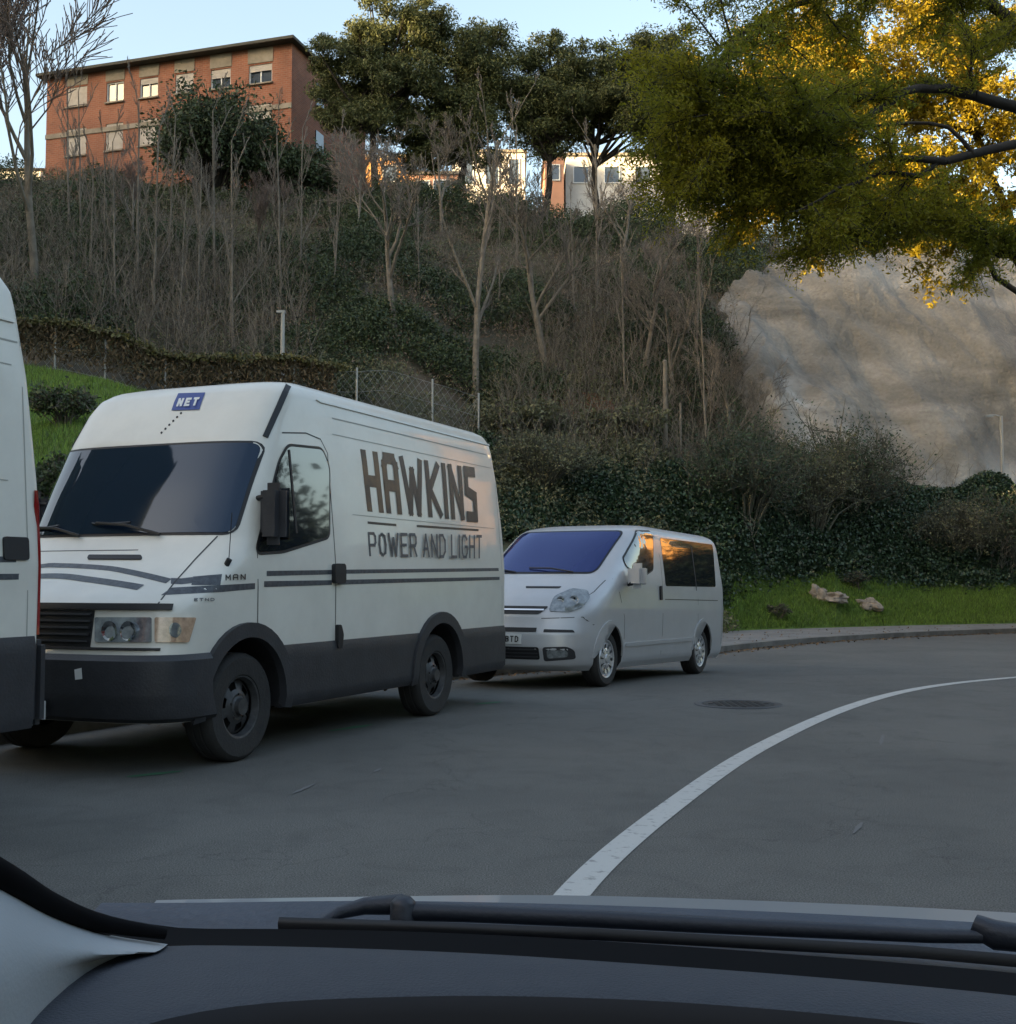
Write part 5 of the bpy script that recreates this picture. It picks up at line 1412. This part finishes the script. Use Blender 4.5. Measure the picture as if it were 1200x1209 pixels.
PT = [(438, 218, 59, [(466, 28, 42, 32), (420, 70, 48, 30), (462, 95, 44, 40), (405, 120, 26, 34), (500, 30, 22, 22), (440, 150, 38, 22)], (-.0, 0), 'leftmost pine with a leaning trunk and tall crown on the ridge'),
      (541, 232, 60, [(560, 60, 38, 34), (535, 110, 46, 42), (510, 160, 40, 30), (575, 110, 30, 40), (565, 165, 34, 26), (490, 190, 22, 16)], (0, 0), 'second pine from the left with a broad dark crown on the ridge'),
      (640, 236, 61, [(655, 78, 34, 32), (620, 110, 26, 34), (660, 125, 42, 32), (640, 165, 30, 18)], (.12, 0), 'pine with a slanting trunk right of the gap in the crowns'),
      (704, 240, 62, [(715, 100, 42, 34), (745, 85, 34, 24), (700, 140, 40, 24), (760, 125, 36, 30)], (0, 0), 'dark pine left of the golden tree'),
      (792, 252, 60, [(778, 60, 26, 24), (800, 80, 36, 40), (770, 120, 40, 36), (820, 140, 40, 40)], (0, 0), 'pine with a small sunlit top partly behind the golden tree')]
for i, (bx, by, Y, lobes, lean, lab) in enumerate(PT):
    L = px_lobe(lobes, Y, bx, by); H = max(l[1] for l in L); r = pine(100 + i, H, L, .24, lean); x = (bx - 600) / F_PX * Y
    r.location = (x, Y, Tz(x, Y)); tag(r, lab, 'pine tree', 'pines on the ridge')

# feathery golden tree overhanging from the right, and the sunlit one behind it
def feather_tree(name, label, base, limbs, m, nleaf, lsize, barkm, spray, group=None, subs=9, seed=5, droop=-.25):
    R = random.Random(seed); root = empty(name, base); tag(root, label, 'tree', group); segs = []; tips = []
    b0 = Vector(base)
    def limb(P, r0, r1):
        P = [Vector(p) - b0 for p in P]; n = len(P) - 1
        for i in range(n):
            ra = r0 + (r1 - r0) * i / n; rb = r0 + (r1 - r0) * (i + 1) / n; M1 = P[i].lerp(P[i + 1], .5) + Vector((R.gauss(0, .03), R.gauss(0, .03), R.gauss(0, .03))) * (P[i + 1] - P[i]).length * 1.2
            segs.append((P[i], M1, ra, (ra + rb) / 2, 0)); segs.append((M1, P[i + 1], (ra + rb) / 2, rb, 0))
        return P
    for P, r0, r1, k, ln in limbs:
        Q = limb(P, r0, r1); nP = len(Q) - 1
        for c in range(k):
            t = (.15 + .85 * (c + R.random()) / k) * nP; i = min(nP - 1, int(t)); s = Q[i].lerp(Q[i + 1], t - i); d = (Q[i + 1] - Q[i]).normalized()
            nd = (d * .7 + Vector((R.gauss(0, .6), R.gauss(0, .6), R.gauss(.05, .42)))).normalized(); L = ln * R.uniform(.5, 1.1); q = s; pr = r1 * .55 + .006
            for j in range(4):
                nd = (nd + Vector((R.gauss(0, .22), R.gauss(0, .22), R.gauss(-.03, .18)))).normalized(); e = q + nd * L / 4; segs.append((q, e, pr * (1 - j * .2), pr * (.8 - j * .2), 1))
                for _ in range(subs):
                    td = (nd * .5 + Vector((R.gauss(0, .6), R.gauss(0, .6), R.gauss(droop * .4, .3)))).normalized(); ss = q.lerp(e, R.random()); ee = ss + td * spray * R.uniform(.5, 1.2); tips.append((ss, ee)); segs.append((ss, ee, pr * .25, .0025, 2))
                q = e
    seg_mesh('trunk', [s for s in segs if s[4] < 2], barkm, 7, root, .005)
    seg_mesh('twigs', [s for s in segs if s[4] == 2], barkm, 3, root, .002)
    A = np.array([t[0][:] for t in tips]); B = np.array([t[1][:] for t in tips]); idx = nr.integers(0, len(A), nleaf); t = nr.random((nleaf, 1)) ** .8
    C = A[idx] * (1 - t) + B[idx] * t + nr.normal(size=(nleaf, 3)) * spray * .10
    np_mesh('crown', leaves(C, lsize, .34, flat=.5, droop=(-.1, 0, droop)), 4, m, root)
    return root
def LP_(pts): return [at_y(px, py, Y) for px, py, Y in pts]
base = (9.6, 11.5, Tz(9.6, 12) if False else gz(9.6, 11.5) + .0)
nb = Vector((7.6, 12.2, gz(7.6, 12.2)))
tr_ = [nb, nb + Vector((-.05, 0, 1.5)), nb + Vector((-.3, -.1, 3.0))]
limbs = [([nb, nb + Vector((-.05, 0, 1.5)), nb + Vector((-.25, -.1, 2.7)), nb + Vector((-.4, -.2, 4.0))], .20, .13, 0, 1.5),
         ([nb + Vector((-.25, -.1, 2.7))] + LP_([(1290, 165, 11.8), (1200, 126, 11.6), (1150, 112, 11.4), (1120, 104, 11.3), (1085, 104, 11.2), (1050, 122, 11), (1010, 148, 10.8)]), .070, .030, 3, .7),
         (LP_([(1010, 148, 10.8), (960, 130, 10.6), (900, 125, 10.6), (850, 130, 10.6), (825, 140, 10.6)]), .03, .010, 44, 1.0),
         (LP_([(1050, 122, 11), (1000, 112, 11), (950, 150, 11.2), (900, 170, 11.2), (860, 190, 11.2), (835, 200, 11.2)]), .028, .008, 40, .95),
         ([nb + Vector((-.25, -.1, 2.6))] + LP_([(1260, 190, 11.2), (1200, 170, 10.6), (1140, 184, 10.4), (1090, 188, 10.3), (1040, 185, 10.3)]), .060, .024, 1, .5),
         (LP_([(1040, 185, 11.4), (980, 215, 11.2), (930, 222, 11), (885, 232, 11)]), .022, .008, 24, .8),
         (LP_([(1150, 182, 10.4), (1120, 150, 10.4), (1075, 145, 10.5), (1020, 150, 10.5)]), .022, .010, 1, .4),
         (LP_([(1115, 186, 10.35), (1085, 208, 10.3), (1040, 204, 10.2), (990, 222, 10.2), (940, 250, 10.2)]), .026, .010, 5, .5),
         ([nb + Vector((-.2, -.1, 2.4))] + LP_([(1260, 330, 11.8), (1200, 300, 11.5), (1165, 292, 11.4), (1155, 262, 11.3), (1130, 262, 11.3), (1070, 262, 11.2), (1010, 262, 11.2)]), .050, .010, 13, .45),
         (LP_([(1155, 262, 11.3), (1100, 250, 11.2), (1040, 255, 11.2), (960, 268, 11.2)]), .02, .007, 14, .6),
         ([nb + Vector((-.4, -.2, 4.0))] + LP_([(1250, 40, 12), (1190, 20, 12), (1140, -20, 12), (1060, -30, 12), (960, 0, 11.8), (890, 30, 11.6), (840, 60, 11.5)]), .08, .012, 30, 1.0),
         ([nb + Vector((-.4, -.2, 4.0))] + LP_([(1230, -60, 12), (1120, -90, 12), (980, -60, 12), (880, -20, 11.8)]), .07, .012, 14, 1.1)]
feather_tree('overhanging_tree', 'olive green feathery tree reaching into the photo from the right on dark limbs', nb, limbs, M['olive'], 230000, .042, M['bark_dark'], .34, subs=8)
gb = Vector((10.6, 33.0, 0)); gb.z = Tz(gb.x, gb.y)
def GP(pts, Y0=31.5): return [at_y(px, py, Y0 + dy) for px, py, dy in pts]
gb = at_y(1250, 600, 39.5); gb.z = Tz(gb.x, gb.y)
G0 = at_y(1225, 360, 38)
limbs = [([gb, gb.lerp(G0, .5) + Vector((.2, 0, 0)), G0, at_y(1190, 250, 36)], .26, .13, 0, 3.2),
         ([at_y(1190, 250, 36), at_y(1150, 150, 35), at_y(1120, 60, 34.5), at_y(1100, 10, 34.5)], .13, .05, 36, 3.0),
         ([G0] + GP([(1170, 260, 4), (1100, 215, 3), (1010, 190, 2), (940, 160, 1.5), (900, 120, 1)]), .12, .02, 60, 2.6),
         ([G0] + GP([(1150, 270, 3), (1060, 250, 2), (980, 240, 1.5), (930, 230, 1)]), .10, .02, 46, 2.2),
         (GP([(1160, 160, 3.5), (1080, 120, 2.5), (1010, 90, 2), (950, 60, 2)]), .09, .02, 46, 2.4),
         (GP([(1190, 240, 4), (1230, 180, 4), (1260, 110, 4), (1290, 60, 4)]), .10, .02, 40, 2.4)]
feather_tree('golden_tree', 'golden yellow sunlit tree behind the dark limbs at the right', gb, limbs, M['gold'], 160000, .17, M['bark_dark'], .8, subs=6, seed=9)

# unseen trees and house added at right for the vans' windows to mirror
src = bpy.data.objects['evergreen_tree']
for i, (x, y, sc_) in enumerate([(13, 3, 1.3), (15, 9, 1.5), (18.5, 14.5, 1.5), (22, 19.5, 1.6), (26, 23, 1.7), (11, -4, 1.3), (21, 4, 1.7), (29, 16, 1.9), (17, 31, .9), (22, 38, .9)]):
    r = copy_tree(src); r.location = (x, y, gz(x, y)); r.scale = (sc_,) * 3; r.rotation_euler = (0, 0, i * 1.3)
    tag(r, 'unseen bushy evergreen tree added right of the street for window reflections', 'tree', 'unseen trees added for window reflections')
hs = empty('far_house', (28.8, 47.6, 6), math.radians(-50)); tag(hs, 'unseen sunlit orange house added at right for window reflections', 'house')
b = MB(); b.box((3.5, 5, 5), (7, 10, 10)); b.build('wall', M['orangewall'], hs)
b = MB(); b.box((3.5, 5, 10.15), (7.6, 10.6, .3)); b.build('roof', M['eave'], hs)
for i in range(2):
    for j in range(3):
        b = MB(); b.box((1.8 + i * 3.1, -.02, 2.2 + j * 3.6), (1.2, .08, 1.6)); b.build('window', M['winglass'], hs)

# dead leaves blown against the kerb and over the pavement
P = []
for _ in range(2600):
    i = rng.randrange(len(KS) - 1); p = KS[i].lerp(KS[i + 1], rng.random())
    if p.y < 10: continue
    off = -abs(rng.gauss(0, .22)) if rng.random() < .75 else rng.uniform(.1, 2.2); t = (KS[i + 1] - KS[i]).normalized(); q = p + Vector((-t.y, t.x)) * off
    P.append((q.x, q.y, gz(q.x, q.y) + (.015 if off < 0 else .142)))
M['litter'] = mat('dead_leaf', (.16, .095, .045), .9, island=.6)
tag(np_mesh('leaf_litter', leaves(np.array(P), .055, .7, flat=3), 4, M['litter']), 'brown dead leaves gathered along the kerb', 'leaves', kind='stuff')
# ------------------------------------------------------------------ the car the photograph is taken from
car = empty('car', (0, 0, 0)); tag(car, 'dark dashboard, wipers and bonnet of the car the photo is taken from', 'car')
M['dash'] = mat('dash_plastic', (.036, .041, .054), .62, col2=(.042, .047, .06), vscale=30, bump=.25, bscale=420)
M['trim'] = mat('pillar_trim', (.38, .40, .41), .7, bump=.08, bscale=300)
M['frit'] = mat('frit_black', (.004, .004, .005), .8, spec=.1)
M['dash_low'] = mat('lower_dash_plastic', (.012, .013, .018), .7)
M['cowl'] = mat('cowl_plastic', (.050, .058, .080), .42, col2=(.036, .043, .062), vscale=14, bump=.1, bscale=100)
M['hoodp'] = mat('bonnet_paint', (.34, .36, .38), .3, coat=.5)
M['blade'] = mat('wiper_black', (.022, .026, .038), .45, bump=.1, bscale=200)
def sheet(name, rows, m, parent=car, smooth=60):
    n = len(rows[0]); v = [tuple(p) for r in rows for p in r]
    f = [(i * n + k, i * n + k + 1, (i + 1) * n + k + 1, (i + 1) * n + k) for i in range(len(rows) - 1) for k in range(n - 1)]
    me = bpy.data.meshes.new(name); me.from_pydata(v, [], f); o = finish(name, me, m, parent, smooth)
    return o
def dense(P, n=28):
    P = smooth_poly([Vector(p) for p in P], 8); return resample3(P, n)
def resample3(P, n):
    L = [0]
    for i in range(1, len(P)): L.append(L[-1] + (P[i] - P[i - 1]).length)
    out = []; j = 0
    for k in range(n):
        t = L[-1] * k / (n - 1)
        while j < len(P) - 2 and L[j + 1] < t: j += 1
        w = (t - L[j]) / max(1e-9, L[j + 1] - L[j]); out.append(P[j].lerp(P[j + 1], min(1, max(0, w))))
    return out
DZ = .925
def dz_(pts, z): return [at_z(px, py, z) for px, py in pts]
far = dense(dz_([(40, 1170), (110, 1138), (150, 1124), (200, 1117), (300, 1117), (450, 1121), (600, 1128), (780, 1140), (950, 1153), (1100, 1166), (1200, 1176), (1330, 1192), (1600, 1225)], DZ), 40)
near = dense(dz_([(-60, 1300), (60, 1240), (150, 1206), (230, 1185), (330, 1172), (470, 1166), (600, 1165), (760, 1170), (920, 1181), (1080, 1196), (1200, 1210), (1360, 1232), (1600, 1270)], DZ + .012), 40)
rows = [[p + Vector((0, .03, -.06)) for p in far], [p + Vector((0, .012, -.012)) for p in far], far]
for k in range(1, 7): rows.append([a.lerp(b_, k / 6) + Vector((0, 0, .006 * math.sin(math.pi * k / 6))) for a, b_ in zip(far, near)])
rows.append([p + Vector((0, -.010, -.003)) for p in near])
sheet('dashboard', rows, M['dash'])
low = [[p + Vector((0, -.010, -.003)) for p in near], [p + Vector((0, -.018, -.012)) for p in near], [p + Vector((0, -.024, -.05)) for p in near], [p + Vector((0, -.03, -.121)) for p in near], [p + Vector((0, -.12, -.17)) for p in near], [p + Vector((0, -.30, -.20)) for p in near], [p + Vector((0, -.34, -.5)) for p in near]]
sheet('lower_dashboard', low, M['dash_low'])
# windscreen border (black frit), swept along the foot and up the left pillar
edge = [(-60, 985), (0, 1022), (40, 1050), (80, 1074), (120, 1090), (165, 1101), (220, 1108), (330, 1109), (480, 1112), (640, 1119), (800, 1129), (950, 1140), (1100, 1152), (1200, 1161), (1330, 1176), (1600, 1208)]
def glassp(px, py, d):
    r_ = ray(px, py); return Vector((0, 0, CAM_H)) + r_ * d
def gd(px): return float(np.interp(px, [-100, 0, 100, 200, 600, 1000, 1200, 1600], [.80, .88, .95, 1.0, 1.02, .98, .95, .88]))
e0 = dense([glassp(px, py, gd(px)) for px, py in edge], 48)
e1 = dense([glassp(px - (6 if px < 150 else 0), py - (12 if px < 1100 else 12), gd(px) + .02) for px, py in edge], 48)
e2 = dense([glassp(px, py + 13 + (8 if px > 300 else 0) * min(1, (px - 300) / 400 if px > 300 else 0), gd(px) - .035) for px, py in edge], 48)
sheet('windscreen_border', [e1, e0, e2, [p + Vector((0, .02, -.08)) for p in e2]], M['frit'])
# clear pane rising from the border over the camera
cm = bpy.data.materials.new('clear_glass'); cm.use_nodes = True; n_ = cm.node_tree.nodes; n_.remove(n_['Principled BSDF']); t_n = n_.new('ShaderNodeBsdfTransparent'); t_n.inputs['Color'].default_value = (.97, .98, .98, 1)
cm.node_tree.links.new(t_n.outputs[0], n_['Material Output'].inputs['Surface'])
topn = [Vector((-.95 + 2.1 * k / 47, .22 - .0 * k, 1.52)) for k in range(48)]
sheet('windscreen', [e1, [a.lerp(b_, .5) + Vector((0, .03, .02)) for a, b_ in zip(e1, topn)], topn], cm)
# pale pillar trim at the left
ta = dense([glassp(px, py, d) for px, py, d in [(-120, 985, .74), (0, 1046, .82), (60, 1080, .88), (120, 1102, .93), (198, 1115, .955)]], 20)
tb = dense([glassp(px, py, d) for px, py, d in [(-120, 1250, .62), (0, 1186, .70), (50, 1160, .78), (105, 1137, .88), (150, 1124, .94)]], 20)
rows = [ta]
for k in range(1, 8): t = k / 7; rows.append([a.lerp(b_, t) + Vector((.02, -.05, .01)) * math.sin(math.pi * t) * .7 for a, b_ in zip(ta, tb)])
rows.append([p + Vector((0, .0, -.08)) for p in tb]); rows.insert(0, [p + Vector((-.01, .03, -.05)) for p in ta])
sheet('pillar_trim', rows, M['trim'])
b = MB(); b.tube([p + Vector((0, -.006, .010)) for p in ta], [.0115 - .007 * (k / 19) ** 2 for k in range(20)], 10); b.build('seal', M['frit'], car, 60)
# cowl, wiper arm and blade
ca = dense([glassp(px, py, d) for px, py, d in [(120, 1066, 1.18), (220, 1066, 1.2), (480, 1064, 1.22), (800, 1072, 1.2), (1200, 1092, 1.15), (1600, 1125, 1.08)]], 40)
cb_ = dense([glassp(px, py, d) for px, py, d in [(60, 1085, 1.02), (200, 1104, 1.05), (480, 1110, 1.06), (800, 1126, 1.04), (1200, 1158, 1.0), (1600, 1200, .93)]], 40)
sheet('cowl', [[p + Vector((0, .02, -.05)) for p in ca], ca, [a.lerp(b_, .35) + Vector((0, 0, -.012)) for a, b_ in zip(ca, cb_)], cb_], M['cowl'])
wp = [glassp(px, py, d) for px, py, d in [(476, 1076, 1.10), (560, 1079, 1.10), (700, 1085, 1.09), (850, 1093, 1.085), (1000, 1100, 1.07), (1100, 1105, 1.06), (1160, 1106, 1.05)]]
b = MB(); b.tube(wp, [.0085, .008, .0078, .0075, .007, .0065, .006], 10); b.build('wiper_arm', M['blade'], car, 60)
b = MB(); b.tube([wp[0] + Vector((0, .0, -.03)), wp[0] + Vector((0, 0, .008)), wp[0] + Vector((0, 0, .013))], [.013, .012, .007], 14); b.build('wiper_pivot', M['blade'], car, 50)
b = MB(); b.tube([glassp(1150, 1092, 1.06), glassp(1175, 1104, 1.05), glassp(1240, 1112, 1.04)], [.010, .013, .011], 12); b.build('wiper_pivot', M['blade'], car, 50)
wb_ = [glassp(px, py, d) for px, py, d in [(330, 1090, 1.09), (470, 1094, 1.08), (700, 1103, 1.07), (900, 1114, 1.06), (1080, 1124, 1.05), (1260, 1140, 1.02)]]
b = MB(); b.tube(wb_, .006, 6); b.build('wiper_blade', M['black'], car, 60)
b = MB(); b.tube([glassp(380, 1090, 1.10), glassp(400, 1078, 1.11), glassp(430, 1070, 1.12), glassp(476, 1068, 1.12)], [.005, .006, .008, .010], 8); b.build('wiper_link', M['blade'], car, 60)
# bonnet, falling away beyond the cowl
ha = dense([glassp(px, py, d) for px, py, d in [(185, 1063, 1.33), (230, 1062, 1.34), (420, 1059, 1.40), (640, 1057, 1.42), (850, 1062, 1.40), (1050, 1070, 1.35), (1200, 1078, 1.30), (1600, 1100, 1.15)]], 40)
rows = [[p + Vector((0, -.16, -.012)) for p in ha], ha]
for k in range(1, 7): t = k / 6; rows.append([p + Vector((.1 * t, .75 * t, -.26 * t - .10 * t * t)) for p in ha])
rows.append([p + Vector((.1, .76, -.62)) for p in ha])
sheet('bonnet', rows, M['hoodp'])
# roof lining over the camera
b = MB(); b.box((.25, -.55, 1.56), (1.5, 1.7, .04)); b.build('roof', M['trim'], car, None, bevel=.015)
